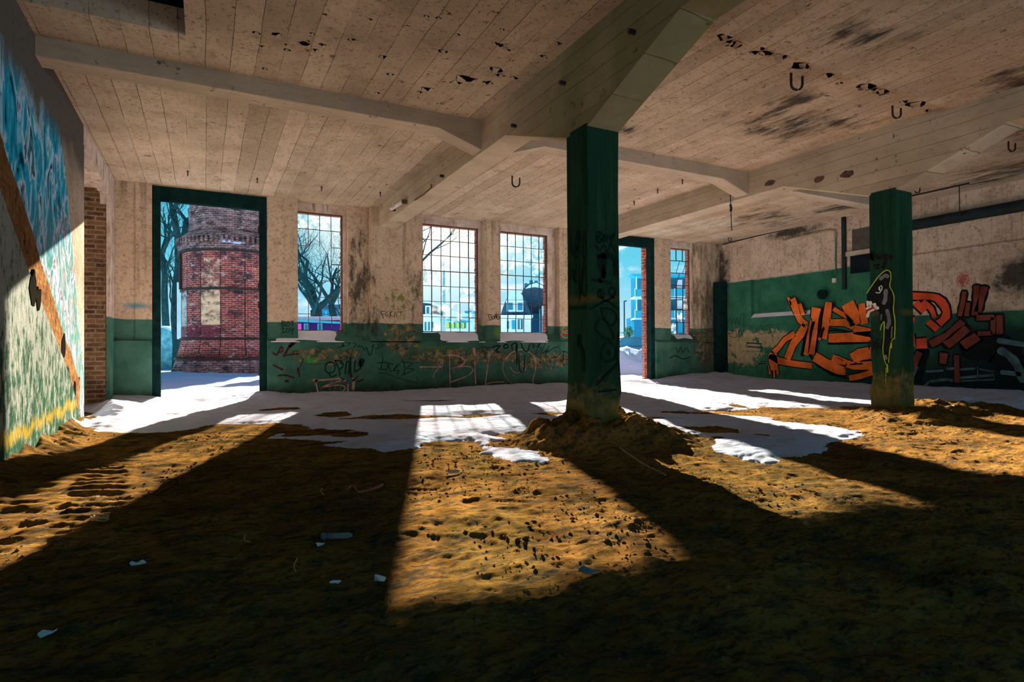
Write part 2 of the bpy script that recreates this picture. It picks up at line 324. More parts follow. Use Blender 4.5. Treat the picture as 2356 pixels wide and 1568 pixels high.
p = n.pos(); tr = n.node('ShaderNodeBsdfTransparent', {'Color': (.90, .96, .97, 1)}); gl = n.node('ShaderNodeBsdfGlossy', {'Roughness': .08, 'Color': (1, 1, 1, 1)}); df = n.node('ShaderNodeBsdfTranslucent', {'Color': (.8, .85, .85, 1)})
fr = n.node('ShaderNodeFresnel', {'IOR': 1.35}); a_ = n.node('ShaderNodeMixShader', {0: fr.outputs[0], 1: tr.outputs[0], 2: gl.outputs[0]})
b_ = n.node('ShaderNodeMixShader', {0: n.rng(n.noise(p, 5, 5, .7), .45, .75, .0, .05), 1: a_.outputs[0], 2: df.outputs[0]}); o = n.node('ShaderNodeOutputMaterial'); n.l.new(b_.outputs[0], o.inputs[0])

# tower brickwork
def tower_brick(name, c1, c2, mort, sootamt, plinth=False):
    m, n = newmat(name); p = n.pos(); x, y, z = n.sep(p)
    ang = n.m('ARCTAN2', n.add(n.mul(x, .887), n.mul(y, -.461)), n.add(n.mul(x, -.461), n.mul(y, -.887))); uv = n.comb(n.mul(ang, 2.3), z, 0)   # 0 faces the hall
    br = n.node('ShaderNodeTexBrick', {'Vector': uv, 'Color1': c1, 'Color2': c2, 'Mortar': mort, 'Scale': 1., 'Mortar Size': .014, 'Brick Width': .27, 'Row Height': .095})
    c = br.outputs[0]
    if plinth:
        # cream panels and the darker belt below them
        def rect(a0, a1, z0, z1): return n.mul(n.mul(n.rng(ang, a0, a0+.02), n.rng(ang, a1+.02, a1)), n.mul(n.rng(z, z0, z0+.03), n.rng(z, z1+.03, z1)))
        cream = n.mix(n.noise(p, 6, 5, .7), (.50, .30, .10), (.75, .66, .50)); rough_ = n.rng(n.noise(p, 3.2, 6, .7), .34, .44)
        zt_ = lambda py: .9+(806-py)*(26.1/1357)
        c = n.mix(n.mul(rect(-.22, .17, zt_(742), zt_(662)), rough_), c, cream)
        c = n.mix(n.mul(rect(-.90, -.62, zt_(770), zt_(664)), rough_), c, n.mix(n.noise(p, 5, 4), (.40, .38, .30), (.20, .36, .40)))
        c = n.mix(n.mul(rect(-.20, .15, zt_(655), zt_(588)), n.rng(n.noise(p, 3, 6, .7), .45, .6)), c, cream)
        belt = n.rng(n.m('ABSOLUTE', n.sub(z, zt_(760))), .30, .34, .85, 0.)
        c = n.mix(n.mul(belt, n.rng(ang, .2, .17)), c, (.13, .030, .045))
        c = n.mix(n.rng(z, zt_(800), zt_(815), 0, .9), c, (.07, .025, .022))
        for a0 in (-.60, -.22, .18, .62):
            c = n.mix(n.rng(n.m('ABSOLUTE', n.sub(ang, a0)), .006, .014, .9, 0.), c, (.01, .012, .015))
        c = n.mix(n.mul(n.rng(z, zt_(690), zt_(590)), n.rng(n.noise(p, 2.2, 5, .7), .42, .62)), c, (.05, .025, .03))
        c = n.mix(n.mul(n.rng(n.m('ABSOLUTE', n.sub(z, zt_(665))), 0., .35, 1, 0), n.rng(n.noise(p, 3, 5, .7), .42, .56)), c, (.015, .014, .018))
    c = n.mix(n.rng(n.noise(n.scl(p, (1, 1, 2)), 1.6, 7, .75), .54-sootamt, .70-sootamt, 0, .9), c, (.018, .020, .024))
    c = n.mix(n.rng(n.noise(n.scl(p, (2, 2, 7)), 1.3, 5, .7), .58, .66, 0, .75), c, (.42, .40, .42))
    n.out(c, .9, n.bump(n.add(n.mul(br.outputs[1], -1.), n.noise(p, 8, 5)), .03)); return m
M['towbrick'] = tower_brick('red_tower_brick', (.17, .026, .022), (.28, .06, .034), (.34, .22, .21), .06, True)
M['towdark'] = tower_brick('sooty_tower_brick', (.10, .055, .055), (.20, .11, .10), (.25, .23, .24), .10)
def facade(name, col): return simple(name, col, .8, 0, .12, 1.5, .002)
M['fwhite'] = facade('pale_render', (.42, .62, .68)); M['fwhite2'] = facade('bright_render', (.62, .78, .84)); M['fcream'] = facade('cream_render', (.55, .66, .62))  # far building colours carry the cyan cast of the backlit exterior
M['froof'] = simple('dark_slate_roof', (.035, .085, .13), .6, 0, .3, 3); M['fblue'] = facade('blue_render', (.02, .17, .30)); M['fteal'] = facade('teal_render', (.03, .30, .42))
M['fwin'] = simple('dark_blue_window', (.03, .16, .24), .2, 0, .2, 1); M['fgreen'] = simple('lime_blind', (.35, .55, .05), .7); M['fpurple'] = facade('indigo_boards', (.03, .025, .16))
M['fmag'] = facade('magenta_door_paint', (.55, .10, .50)); M['fcyan'] = facade('turquoise_trim', (.04, .42, .55)); M['fmaroon'] = facade('plum_render', (.20, .05, .12))
M['leaf'] = simple('dull_green_leaves', (.05, .12, .05), .8); M['car'] = simple('dark_blue_car_paint', (.02, .06, .10), .25, .3, spec=.5); M['pole'] = simple('galvanised_pole', (.16, .30, .33), .5, .3)
M['stone'] = simple('bluish_garden_wall', (.10, .30, .36), .9, 0, .6, 2.5, .02)
M['flake'] = simple('lifted_paint_flake', (.42, .32, .23), .8); M['hole'] = simple('bare_dark_patch', (.010, .009, .007), 1., spec=0.)

# ------------------------------------------------------------------ mesh helpers
def tag(o, label=None, cat=None, group=None, kind=None):
    if label: o['label'] = label
    if cat: o['category'] = cat
    if group: o['group'] = group
    if kind: o['kind'] = kind
    return o
def obj(name, bm, mat, parent=None, smooth=False):
    me = bpy.data.meshes.new(name)
    bmesh.ops.recalc_face_normals(bm, faces=bm.faces[:]) if len(bm.faces) < 60000 else None
    bm.to_mesh(me); bm.free()
    for x in (mat if isinstance(mat, (list, tuple)) else [mat]): me.materials.append(x)
    if smooth:
        for p in me.polygons: p.use_smooth = True
    o = bpy.data.objects.new(name, me); C.objects.link(o)
    if parent is not None: o.parent = parent
    return o
def pymesh(name, vs_, fs, mat, parent=None, smooth=False):
    me = bpy.data.meshes.new(name); me.from_pydata([tuple(v) for v in vs_], [], fs); me.validate(); me.materials.append(mat)
    if smooth: me.polygons.foreach_set('use_smooth', [True]*len(me.polygons))
    me.update(); o = bpy.data.objects.new(name, me); C.objects.link(o)
    if parent is not None: o.parent = parent
    return o
def empty(name, loc=(0, 0, 0), rz=0.):
    o = bpy.data.objects.new(name, None); C.objects.link(o); o.location = loc; o.rotation_euler = (0, 0, rz); o.empty_display_size = .1; return o
def box(bm, x0, y0, z0, x1, y1, z1, mi=0):
    v = [bm.verts.new(q) for q in [(x0, y0, z0), (x1, y0, z0), (x1, y1, z0), (x0, y1, z0), (x0, y0, z1), (x1, y0, z1), (x1, y1, z1), (x0, y1, z1)]]
    for f in [(0, 3, 2, 1), (4, 5, 6, 7), (0, 1, 5, 4), (1, 2, 6, 5), (2, 3, 7, 6), (3, 0, 4, 7)]: bm.faces.new([v[i] for i in f]).material_index = mi
def prism(bm, pts, axis, a, b, mi=0):
    """pts 2-D polygon in the plane across `axis`, extruded a..b"""
    def P(u, v, t): return {'X': (t, u, v), 'Y': (u, t, v), 'Z': (u, v, t)}[axis]
    A = [bm.verts.new(P(u, v, a)) for u, v in pts]; B = [bm.verts.new(P(u, v, b)) for u, v in pts]; k = len(pts)
    bm.faces.new(A[::-1]).material_index = mi; bm.faces.new(B).material_index = mi
    for i in range(k): bm.faces.new((A[i], A[(i+1) % k], B[(i+1) % k], B[i])).material_index = mi
def tube(bm, pts, r, seg=8, cap=True):
    pts = [Vector(p) for p in pts]; rs = r if isinstance(r, (list, tuple)) else [r]*len(pts); rings = []
    up = None
    for i, p in enumerate(pts):
        d = (pts[min(i+1, len(pts)-1)]-pts[max(i-1, 0)])
        if d.length < 1e-9: d = Vector((0, 0, 1))
        d.normalize()
        if up is None: up = Vector((0, 0, 1)) if abs(d.z) < .9 else Vector((1, 0, 0))
        a = d.cross(up)
        if a.length < 1e-6: a = d.orthogonal()
        a.normalize(); b = d.cross(a); up = -b if False else up
        rings.append([bm.verts.new(p+(a*math.cos(t)+b*math.sin(t))*rs[i]) for t in [2*math.pi*k/seg for k in range(seg)]])
    for A, B in zip(rings, rings[1:]):
        for k in range(seg): bm.faces.new((A[k], A[(k+1) % seg], B[(k+1) % seg], B[k]))
    if cap and seg > 2: bm.faces.new(rings[0][::-1]); bm.faces.new(rings[-1])
def lathe(bm, prof, seg=48, c=(0, 0)):
    rings = [[bm.verts.new((c[0]+r*math.cos(2*math.pi*k/seg), c[1]+r*math.sin(2*math.pi*k/seg), z)) for k in range(seg)] for r, z in prof]
    for A, B in zip(rings, rings[1:]):
        for k in range(seg): bm.faces.new((A[k], A[(k+1) % seg], B[(k+1) % seg], B[k]))
    bm.faces.new(rings[0][::-1]); bm.faces.new(rings[-1])
def catmull(pts, k=4):
    if len(pts) < 3: return pts
    P = [pts[0]]+list(pts)+[pts[-1]]; out = []
    for i in range(1, len(P)-2):
        a, b, c, d = [np.array(q, float) for q in P[i-1:i+3]]
        for j in range(k):
            t = j/k; out.append(tuple(.5*((2*b)+(-a+c)*t+(2*a-5*b+4*c-d)*t*t+(-a+3*b-3*c+d)*t**3)))
    out.append(tuple(pts[-1])); return out
def ribbon(bm, pts, w, round_=True):
    """flat paint stroke: 2-D points -> quads in the (u,v) plane, z=0, rounded ends"""
    pts = [np.array(p, float) for p in pts]; L = []; R_ = []
    for i, p in enumerate(pts):
        d = pts[min(i+1, len(pts)-1)]-pts[max(i-1, 0)]; d = d/(np.hypot(*d)+1e-9); nrm = np.array([-d[1], d[0]])
        ww = w*(1+.12*math.sin(i*2.3+p[0]*9))/2
        L.append(p+nrm*ww); R_.append(p-nrm*ww)
    a = [bm.verts.new((*q, 0)) for q in L]; b = [bm.verts.new((*q, 0)) for q in R_]
    for i in range(len(pts)-1): bm.faces.new((a[i], a[i+1], b[i+1], b[i]))
    if round_:
        for e, (s, v0, v1) in ((0, (-1, b[0], a[0])), (-1, (1, a[-1], b[-1]))):
            d = pts[1]-pts[0] if e == 0 else pts[-1]-pts[-2]; d = d/(np.hypot(*d)+1e-9)*s
            p = pts[e]; c = [bm.verts.new((*(p+d*w*.3*math.sin(t)+np.array([-d[1], d[0]])*w*.5*math.cos(t)), 0)) for t in (2.3, 1.57, .85)]
            try: bm.faces.new([v1]+(c[::-1] if False else c)[::1]+[v0])
            except Exception: pass
def paint(name, mat, strokes, plane, val, parent=None, off=.003, smooth=3, label=None, fills=(), ends=True):
    """strokes: (pixel points, width in metres) laid on the real wall plane (axis, value); off = side of the wall that faces the room"""
    bm = bmesh.new()
    def uv(px, py):
        q = at(px, py, plane, val); return (q.y, q.z) if plane == 'X' else (q.x, q.z)
    if name == 'graffiti_scrawl' and val == 12.30: strokes = [(a_, b_*(1. if mat == M['maroon'] else 1.6)) for a_, b_ in strokes]
    if name == 'graffiti_lettering' and abs(val-12.34) < .1: strokes = [(a_, b_*1.3) for a_, b_ in strokes]
    for pts, wd in strokes: ribbon(bm, catmull([uv(*q) for q in pts], smooth) if smooth > 1 else [uv(*q) for q in pts], wd, ends)
    for f in fills:
        vv = [bm.verts.new((*uv(*q), 0)) for q in f]
        e = [bm.edges.new((vv[i], vv[(i+1) % len(vv)])) for i in range(len(vv))]
        bmesh.ops.triangle_fill(bm, use_beauty=True, edges=e)
    for v in bm.verts:
        u_, z_ = v.co.x, v.co.y
        v.co = (val+off, u_, z_) if plane == 'X' else (u_, val+off, z_)
    o = obj(name, bm, mat, parent)
    if label: o['label'] = label
    return o
def Z(x0, y0, s): return lambda pts: [(x0+a*s, y0+b*s) for a, b in pts]

H = 3.95
# ------------------------------------------------------------------ shell: ceiling
bm = bmesh.new()
HX0, HX1, HY0, HY1 = -1.40, -.17, 3.2, 6.44                         # stair hatch in the ceiling
box(bm, -3.0, HY1, H, 13.6, 12.95, H+.25); box(bm, HX1, -2.0, H, 13.6, HY1, H+.25); box(bm, -2.2, -2.0, H, HX1, HY0, H+.25); box(bm, -2.2, HY0, H, HX0, HY1, H+.25)
ceiling = tag(obj('ceiling', bm, M['ceiling']), 'board marked concrete ceiling with peeling paint and soot stains', kind='structure')
bm = bmesh.new(); box(bm, HX0-.02, HY0-.02, H+.25, HX1+.02, HY1+.02, 6.3); bmesh.ops.delete(bm, geom=[f for f in bm.faces if abs(f.calc_center_median().z-(H+.25)) < .01], context='FACES')
tag(obj('stair_hatch', bm, M['grime'], ceiling), 'dark stair opening in the ceiling')

# main beams and cross beams with haunches
def main_beam(x0, name, label):
    pr = [(-2.0, 3.53), (3.40, 3.53), (4.66, 3.05), (5.02, 3.05), (6.40, 3.53), (12.62, 3.53), (12.62, H+.02), (-2.0, H+.02)]
    bm = bmesh.new(); prism(bm, pr, 'X', x0, x0+.37)
    return tag(obj(name, bm, M['beam']), label, kind='structure')
b1 = main_beam(3.24, 'trim_1', 'deep haunched concrete beam over the near green column, running to the window wall')
b2 = main_beam(8.27, 'trim_2', 'deep haunched concrete beam over the far green column')
k = 3
for y0, lab in ((7.09, 'shallow concrete cross beam in the middle of the ceiling'),):
    for xa, xb, nm in ((-2.0, 3.26, 'left bay'), (3.59, 8.29, 'centre bay'), (8.62, 13.3, 'right bay')):
        bm = bmesh.new(); hb = 3.76; hl = 3.56
        if y0 < 5: hl = hb
        pts = [(xa, hb if xa < 0 else hl), (xa+.62, hb), (xb-.62, hb), (xb, hl), (xb, H+.02), (xa, H+.02)]
        prism(bm, pts, 'Y', y0, y0+.28)
        tag(obj('trim_%d' % k, bm, M['beamX']), lab+', '+nm, kind='structure'); k += 1

bm = bmesh.new(); box(bm, 3.60, -2.0, H-.06, 8.28, 4.01, H+.01); box(bm, 8.63, -2.0, H-.06, 13.2, 4.01, H+.01)
tag(obj('lower_slab', bm, M['ceiling'], ceiling), 'slightly lower ceiling strip with chipped edge, nearest overhead')
# ------------------------------------------------------------------ back wall
YG = 12.60                                                         # glazing plane
X = lambda px, y=YG: at(px, 620, 'Y', y).x
D1 = (X(350, 12.38), X(614, 12.38)); D2 = (8.45, X(1505, 12.38))
wins = [(X(683), X(789)), (X(972), X(1101)), (X(1151), X(1260)), (X(1543), X(1588))]
recs = [(X(683)-.01, X(803, 12.38)), (X(968, 12.38), X(1117, 12.38)), (X(1150, 12.38), X(1287, 12.38)), (X(1543, 12.38)-.01, X(1606, 12.38))]
ZS, ZT = 1.335, 3.77
bm = bmesh.new()
def spans(cuts, a, b):
    out = []; c = a
    for u, v in sorted(cuts): out.append((c, u)); c = v
    out.append((c, b)); return [(u, v) for u, v in out if v-u > .005]
doors = [D1, D2]
for a, b in spans(doors, -1.9, 13.3): box(bm, a, 12.30, -.4, b, YG, 1.12)                      # thick dado
for a, b in spans(doors, -1.9, 13.3):
    if a > -1: prism(bm, [(12.30, 1.12), (YG, 1.12), (YG, 1.32)], 'X', a, b)               # sloped sill
for a, b in spans(doors+recs, -1.9, 13.3):
    if 1.5 < a < 3.2:                                                                          # niche, then the pier under the beam
        box(bm, a, 12.47, 1.1, 3.06, YG, H); box(bm, 3.06, 12.30, 1.1, b, YG, H)
    elif a > 11.9: box(bm, a, 12.30, 1.1, b, YG, H)
    elif a < -1.8:
        box(bm, a, 12.40, 1.1, X(312, 12.4), YG, H); box(bm, X(312, 12.4), 12.36, 1.1, b, YG, H)
    else: box(bm, a, 12.38, 1.1, b, YG, H)
for a, b in doors: box(bm, a, 12.38, 3.84, b, YG, H)
wall_back = tag(obj('wall_back', bm, M['wallback']), 'window wall, beige plaster above a flaking green dado with graffiti', kind='structure')
bm = bmesh.new()
for a, b in spans(doors+wins, -1.9, 13.3): box(bm, a, YG, -.4, b, YG+.08, H)
for a, b in wins: box(bm, a, YG, -.4, b, YG+.08, ZS-.01); box(bm, a, YG, ZT, b, YG+.08, H)
for a, b in doors: box(bm, a, YG, 3.84, b, YG+.08, H)
tag(obj('window_surround', bm, M['reveal'], wall_back), 'paler plaster surround of the windows')
bm = bmesh.new()
for a, b in spans([(a, b-.015) for a, b in doors+wins], -3.2, 14.5): box(bm, a, YG+.08, -.4, b, YG+.19, 6.5)
for a, b in wins: box(bm, a, YG+.08, -.4, b-.015, YG+.19, ZS-.02); box(bm, a, YG+.08, ZT-.02, b-.015, YG+.19, 6.5)
for a, b in doors: box(bm, a, YG+.08, 3.80, b-.015, YG+.19, 6.5)
for a, b in [D2]+wins:                                                                         # toothed outer jamb bricks
    z = ZS if a != D2[0] else 0
    while z < 3.7:
        box(bm, b-.015-rnd.uniform(.0, .018), YG+.10, z, b, YG+.18, z+.06); z += .085
z = -.1
while z < 3.74:                                                       # red brick pillar standing inside the right doorway frame
    box(bm, X(1484, 12.7)-(.03 if int(z*11.6) % 2 else 0)-rnd.uniform(0, .02), YG+.08, z, D2[1]-.10, YG+.19, z+.074); z += .086
tag(obj('outer_brickwork', bm, M['brick_jamb'], wall_back), 'red brick outer leaf of the wall')

# doors
def door(i, a, b, label):
    r = tag(empty('door_%d' % i, ((a+b)/2, 12.4, 0)), label, kind='structure')
    L = lambda x: x-(a+b)/2
    fw = .13
    for nm, q in (('door_post', (a, .02, a+fw)), ('door_post', (b-fw, .02, b))):
        bm = bmesh.new(); box(bm, L(q[0]), -.03, -.1, L(q[2]), .10, 3.84); box(bm, L(q[0])+(0 if q[0] == a else .06), .10, -.1, L(q[2])-(0 if q[2] == b else .06), .22, 3.82)
        obj(nm, bm, M['frame'], r)
    bm = bmesh.new(); box(bm, L(a), -.032, 3.66, L(b), .10, 3.92); box(bm, L(a)+.05, .10, 3.70, L(b)-.05, .22, 3.88); obj('door_lintel', bm, M['frame'], r)
    for zz in (.45, 1.75, 2.1, 3.2):
        bm = bmesh.new(); tube(bm, [(L(b)-fw-.012, -.01, zz), (L(b)-fw-.012, -.01, zz+.14)], .018, 8); obj('hinge', bm, M['iron'], r)
    bm = bmesh.new(); box(bm, L(a), .0, -.05, L(b), .2, .05); obj('threshold', bm, M['straw'], r)
door(1, *D1, 'tall open doorway in dark green steel frame, brick tower seen through it')
door(2, *D2, 'tall open doorway in dark green steel frame behind the near column')

# windows
def window(i, a, b, nx, nz, label, skip=(), skipv=(), heavy=(), glass=(), bent=(), bar=.010):
    r = tag(empty('window_%d' % i, (a, YG+.05, ZS)), label, kind='structure'); W = b-a; Hh = ZT-ZS
    bm = bmesh.new(); t = .022
    box(bm, 0, -.02, 0, t, .02, Hh); box(bm, W-t, -.02, 0, W, .02, Hh); box(bm, 0, -.02, 0, W, .02, t); box(bm, 0, -.02, Hh-t, W, .02, Hh)
    obj('window_frame', bm, M['rust'], r)
    bm = bmesh.new(); dx, dz = W/nx, Hh/nz
    for k in range(1, nx):
        for q in range(nz):
            if (k, q) in skipv: continue
            wd = .017 if k in heavy else bar; wob = rnd.uniform(-.004, .004)
            if (k, q) in bent: tube(bm, [(k*dx, 0, q*dz), (k*dx+.09, -.05, (q+1)*dz)], .012, 4)
            else: box(bm, k*dx-wd/2+wob, -.012, q*dz, k*dx+wd/2+wob, .012, (q+1)*dz)
    for q in range(1, nz):
        for k in range(nx):
            if (k, q) in skip: continue
            wd = .018 if q in (4,) else bar+.001; wob = rnd.uniform(-.004, .004)
            box(bm, k*dx, -.013, q*dz-wd/2+wob, (k+1)*dx, .013, q*dz+wd/2+wob)
    obj('glazing_bars', bm, M['rust'], r)
    bm = bmesh.new(); cnt = 0
    for k, q in glass:
        x0, x1, z0, z1 = k*dx+.01, (k+1)*dx-.01, q*dz+.01, (q+1)*dz-.01
        s = rnd.random()
        if s < .65: box(bm, x0, .003, z0, x1, .006, z1)
        else:                                                       # a broken pane keeps a jagged corner
            pts = [(x0, z1), (x1, z1), (x1, z1-(z1-z0)*rnd.uniform(.2, .7)), ((x0+x1)/2, z1-(z1-z0)*rnd.uniform(.1, .3)), (x0, z1-(z1-z0)*rnd.uniform(.2, .8))]
            prism(bm, pts, 'Y', .003, .006)
        cnt += 1
    if cnt: obj('window_glass', bm, M['glass'], r)
    else: bm.free()
window(1, *wins[0], 4, 7, 'leftmost tall steel window with many bars missing, bare tree outside',
       skip={(1, 4), (2, 4), (1, 3), (2, 5), (1, 5), (0, 2), (0, 3), (0, 4), (1, 2), (0, 6) if False else (9, 9), (1, 1) if False else (9, 9)}, skipv={(1, 2), (1, 3), (1, 4), (2, 3), (2, 4), (3, 9), (2, 1) if False else (9, 9)}, glass=[(0, 6), (1, 6), (2, 6)])
window(2, *wins[1], 6, 7, 'wide steel grid window under the sun, left of the pair', heavy=(1, 5), glass=[(k, q) for k in range(6) for q in range(7) if rnd.random() < .35])
window(3, *wins[2], 6, 7, 'wide steel grid window of the pair with a domed villa outside', heavy=(1, 5), glass=[(k, q) for k in range(6) for q in range(4, 7) if rnd.random() < .8])
window(4, *wins[3], 3, 7, 'narrow steel window with buckled bars near the right corner', bent={(1, 4), (2, 4), (1, 5), (2, 5)}, skipv={(2, 6) if False else (9, 9)}, glass=[(0, 0), (1, 1), (2, 2)], bar=.019)

# snow on the sills
def sill_snow(a, b, label, thick=.022, y0=12.29):
    bm = bmesh.new(); NX, NY = 28, 8; rows = []
    for j in range(NY+1):
        row = []
        for i in range(NX+1):
            u, v = i/NX, j/NY; x = a+(b-a)*u; inset = .06*math.sin(3*u+a)+.05*abs(u-.5)**2*8*(1-v)
            y = y0+(YG+.02-y0)*v+.02*math.sin(9*u+a*3)*(1-v); zb = 1.12+max(0, (y-12.30))/.30*.2
            e = min(1, 6*u, 6*(1-u), 5*v+.15, 3)
            row.append(bm.verts.new((x, y, zb-.012+thick*e*(1+.25*math.sin(11*u+5*v)))))
        rows.append(row)
    for j in range(NY):
        for i in range(NX): bm.faces.new((rows[j][i], rows[j][i+1], rows[j+1][i+1], rows[j+1][i]))
    bot = [bm.verts.new((v.co.x, v.co.y, 1.10)) for v in rows[0]]
    for i in range(NX): bm.faces.new((bot[i], bot[i+1], rows[0][i+1], rows[0][i]))
    return tag(obj('snow_drift', bm, M['snow_sill'], smooth=True), label, 'snow', 'snow lying on the window sills')
sill_snow(D1[1]+.06, wins[0][1]-.05, 'strip of snow on the sill of the leftmost window')
sill_snow(wins[1][0]+.25, wins[1][1]+.02, 'snow lying on the sill of the wide window left of the pair')
sill_snow(wins[2][0]-.25, wins[2][1]+.05, 'snow lying on the sill under the domed villa window')
sill_snow(wins[3][0], wins[3][1]+.03, 'small snow patch on the sill of the narrow window', .022, 12.44)

# ------------------------------------------------------------------ left wall
XL = -1.45
bm = bmesh.new(); box(bm, XL-.4, -2.0, -.4, XL, 9.65, H+.3)
wall_left = tag(obj('wall_left', bm, M['wallleft']), 'left wall, blue and white spray painted plaster', kind='structure')
bm = bmesh.new(); box(bm, -2.7, 11.9, -.4, XL-.02, 12.4, H); obj('bare_brickwork', bm, M['brick_niche'], wall_left)['label'] = 'bare brown brick jamb of the side opening'
bm = bmesh.new(); box(bm, -3.0, 9.0, -.4, -2.7, 12.4, H); box(bm, -2.7, 9.0, -.4, XL-.39, 9.65, H); box(bm, -2.7, 9.64, 3.66, XL-.09, 11.91, H); obj('alcove_wall', bm, M['reveal'], wall_left)['label'] = 'shaded plaster inside the side opening'
bm = bmesh.new()
pts = [(9.60, H), (9.60, 3.70)]                                     # jagged hem of hanging plaster above the bare bricks
for i in range(26):
    t = i/25; yy = 9.65+2.2*t; pts.append((yy, 3.70-.14*t+(0.10 if i % 2 else -.03)*rnd.uniform(.4, 1.2)))
pts += [(11.9, 3.4), (11.9, H)]
prism(bm, pts, 'X', XL-.12, XL+.006); box(bm, XL-.03, 11.86, -.4, XL+.02, 12.4, H)
obj('hanging_plaster', bm, M['reveal'], wall_left)['label'] = 'jagged remaining plaster around the bare bricks'
# stair side panel: triangle of plaster with a broken brick slope above it
XP = -1.38
bm = bmesh.new(); prism(bm, [(2.0, -.3), (9.12, -.3), (8.94, .12), (8.28, .67), (7.4, 1.16), (6.52, 1.64), (5.72, 2.16), (3.6, 3.55), (3.0, H), (2.0, H)], 'X', XL, XP)
stair = empty('staircase_wall', (XP, 5, 0)); stair.location = (0, 0, 0)
tag(stair, 'sloping side wall of a ruined staircase along the left wall', kind='structure')
o_ = obj('plaster_panel', bm, M['stairpanel'], stair); o_['label'] = 'flaking white and green plaster face'
bm = bmesh.new()
top = [(9.16, -.3), (9.20, .60)]
for i in range(22):
    t = i/21; yy = 9.18-5.9*t; zz = .62+(H-.62)*t*1.0; top.append((yy, min(H, .55+ (9.18-yy)*.60 + (9.18-yy)**2*.012 + rnd.uniform(-.04, .04))))
top += [(2.0, H), (2.0, -.3)]
prism(bm, top, 'X', XL, XP-.045); o_ = obj('broken_brick_slope', bm, M['rubble'], stair); o_['label'] = 'crumbling ochre brick band of the stair slope'
# holes in the stair wall: dark plates with the hollows' shade in their colour
for (px, py, s, nm) in ((75, 665, .11, 'a'), (88, 685, .09, 'b'), (112, 735, .07, 'c'), (116, 765, .06, 'd'), (157, 800, .10, 'e'), (166, 870, .09, 'f'), (182, 895, .07, 'g')):
    q = at(px, py, 'X', XP); bm = bmesh.new()
    pts = [(q.y+s*1.1*math.cos(t)*rnd.uniform(.7, 1.2), q.z+s*1.3*math.sin(t)*rnd.uniform(.6, 1.4)) for t in [k*math.pi/5 for k in range(10)]]
    off = XP if py < 700 else XP-.045
    prism(bm, pts, 'X', off-.02, off+.006); obj('hole_shade_plate', bm, M['hole'], stair)

# ------------------------------------------------------------------ right wall
XR = 13.12
NY0, NY1, NZ0, NZ1 = 8.75, at(1728, 690, 'X', XR).y, 1.77, 2.80
bm = bmesh.new()
box(bm, XR+.12, -2.0, -.4, XR+.5, 12.7, H+.3)
box(bm, XR, -2.0, -.4, XR+.12, NY0, H+.3); box(bm, XR, NY1, -.4, XR+.12, 12.7, H+.3); box(bm, XR, NY0, -.4, XR+.12, NY1, NZ0); box(bm, XR, NY0, NZ1, XR+.12, NY1, H+.3)
wall_right = tag(obj('wall_right', bm, M['wallright']), 'long right wall, beige over green paint with orange graffiti', kind='structure')
bm = bmesh.new(); prism(bm, [(XR-.02, NZ0-.01), (XR+.12, NZ0+.0), (XR+.12, NZ0+.10)], 'Y', 9.45, NY1); 
tag(obj('snow_drift', bm, M['snow_sill']), 'thin snow strip on the ledge of the recess in the right wall', 'snow', 'snow lying on the window sills')
# boarded opening beside the far column
bm = bmesh.new(); yb0, yb1 = 7.95, 8.40
box(bm, XR-.03, yb0, 2.62, XR+.01, yb1, 3.02); t_ = tag(obj('blocked_window', bm, M['grime']), 'black board on the right wall left of the far column', 'window')
bm = bmesh.new(); box(bm, XR-.02, yb0, 3.14, XR+.01, yb1-.04, 3.62); tag(obj('hatch_panel', bm, M['hatch']), 'dim recessed hatch above the black board', 'hatch')
bm = bmesh.new(); box(bm, XR-.05, yb0, 3.03, XR, yb1+.1, 3.13); tag(obj('wall_shelf', bm, M['flake']), 'pale narrow shelf between hatch and black board', 'shelf')
# post and ducts
bm = bmesh.new(); box(bm, XR-.07, 8.50, 2.28, XR, 8.58, H); tag(obj('vertical_duct', bm, M['duct']), 'dark upright duct on the right wall beside the switch pipe', 'duct')
bm = bmesh.new(); tube(bm, [(XR-.10, y, 3.46) for y in (-1.9, 1, 4, 7.5)], .11, 16); tag(obj('ventilation_duct', bm, M['duct'], smooth=True), 'long dark round duct along the top of the right wall', 'duct')
r = empty('switch_pipe', (XR, 8.8, 2.4)); tag(r, 'thin vertical conduit ending in a switch box on the right wall', 'conduit')
q0, q1 = at(1923, 535, 'X', XR-.02), at(1923, 632, 'X', XR-.02)
bm = bmesh.new(); tube(bm, [(-.02, q0.y-8.8, q0.z-2.4), (-.02, q1.y-8.8, q1.z-2.4)], .016, 8); obj('pipe', bm, M['reveal'], r)
q = at(1921, 645, 'X', XR); bm = bmesh.new(); box(bm, -.05, q.y-8.8-.04, q.z-2.4-.05, 0, q.y-8.8+.04, q.z-2.4+.05); obj('switch_box', bm, M['tube'], r)
q = at(1893, 677, 'X', XR); bm = bmesh.new(); tube(bm, [(XR+.0, q.y, q.z), (XR-.05, q.y, q.z)], .12, 20); o_ = obj('vent_flange', bm, M['frame']); tag(o_, 'round dark flange on the right wall above the orange lettering', 'vent')
bm = bmesh.new(); tube(bm, [(XR-.055, q.y, q.z), (XR-.06, q.y, q.z)], .075, 20); obj('bore', bm, M['grime'], o_)
pts = [at(a, b, 'X', XR-.03) for a, b in ((1664, 562), (1740, 543), (1830, 522), (1922, 500))]
bm = bmesh.new(); tube(bm, pts, .013, 6); tag(obj('conduit', bm, M['iron']), 'thin dark conduit along the top edge of the right wall', 'conduit')
pts = [at(a, b, 'X', XR-.03) for a, b in ((1800, 553), (1850, 541), (1905, 529), (1922, 530), (1923, 545))]
bm = bmesh.new(); tube(bm, pts, .02, 6); tag(obj('conduit', bm, M['straw']), 'pale bent conduit leading down to the switch box', 'conduit')
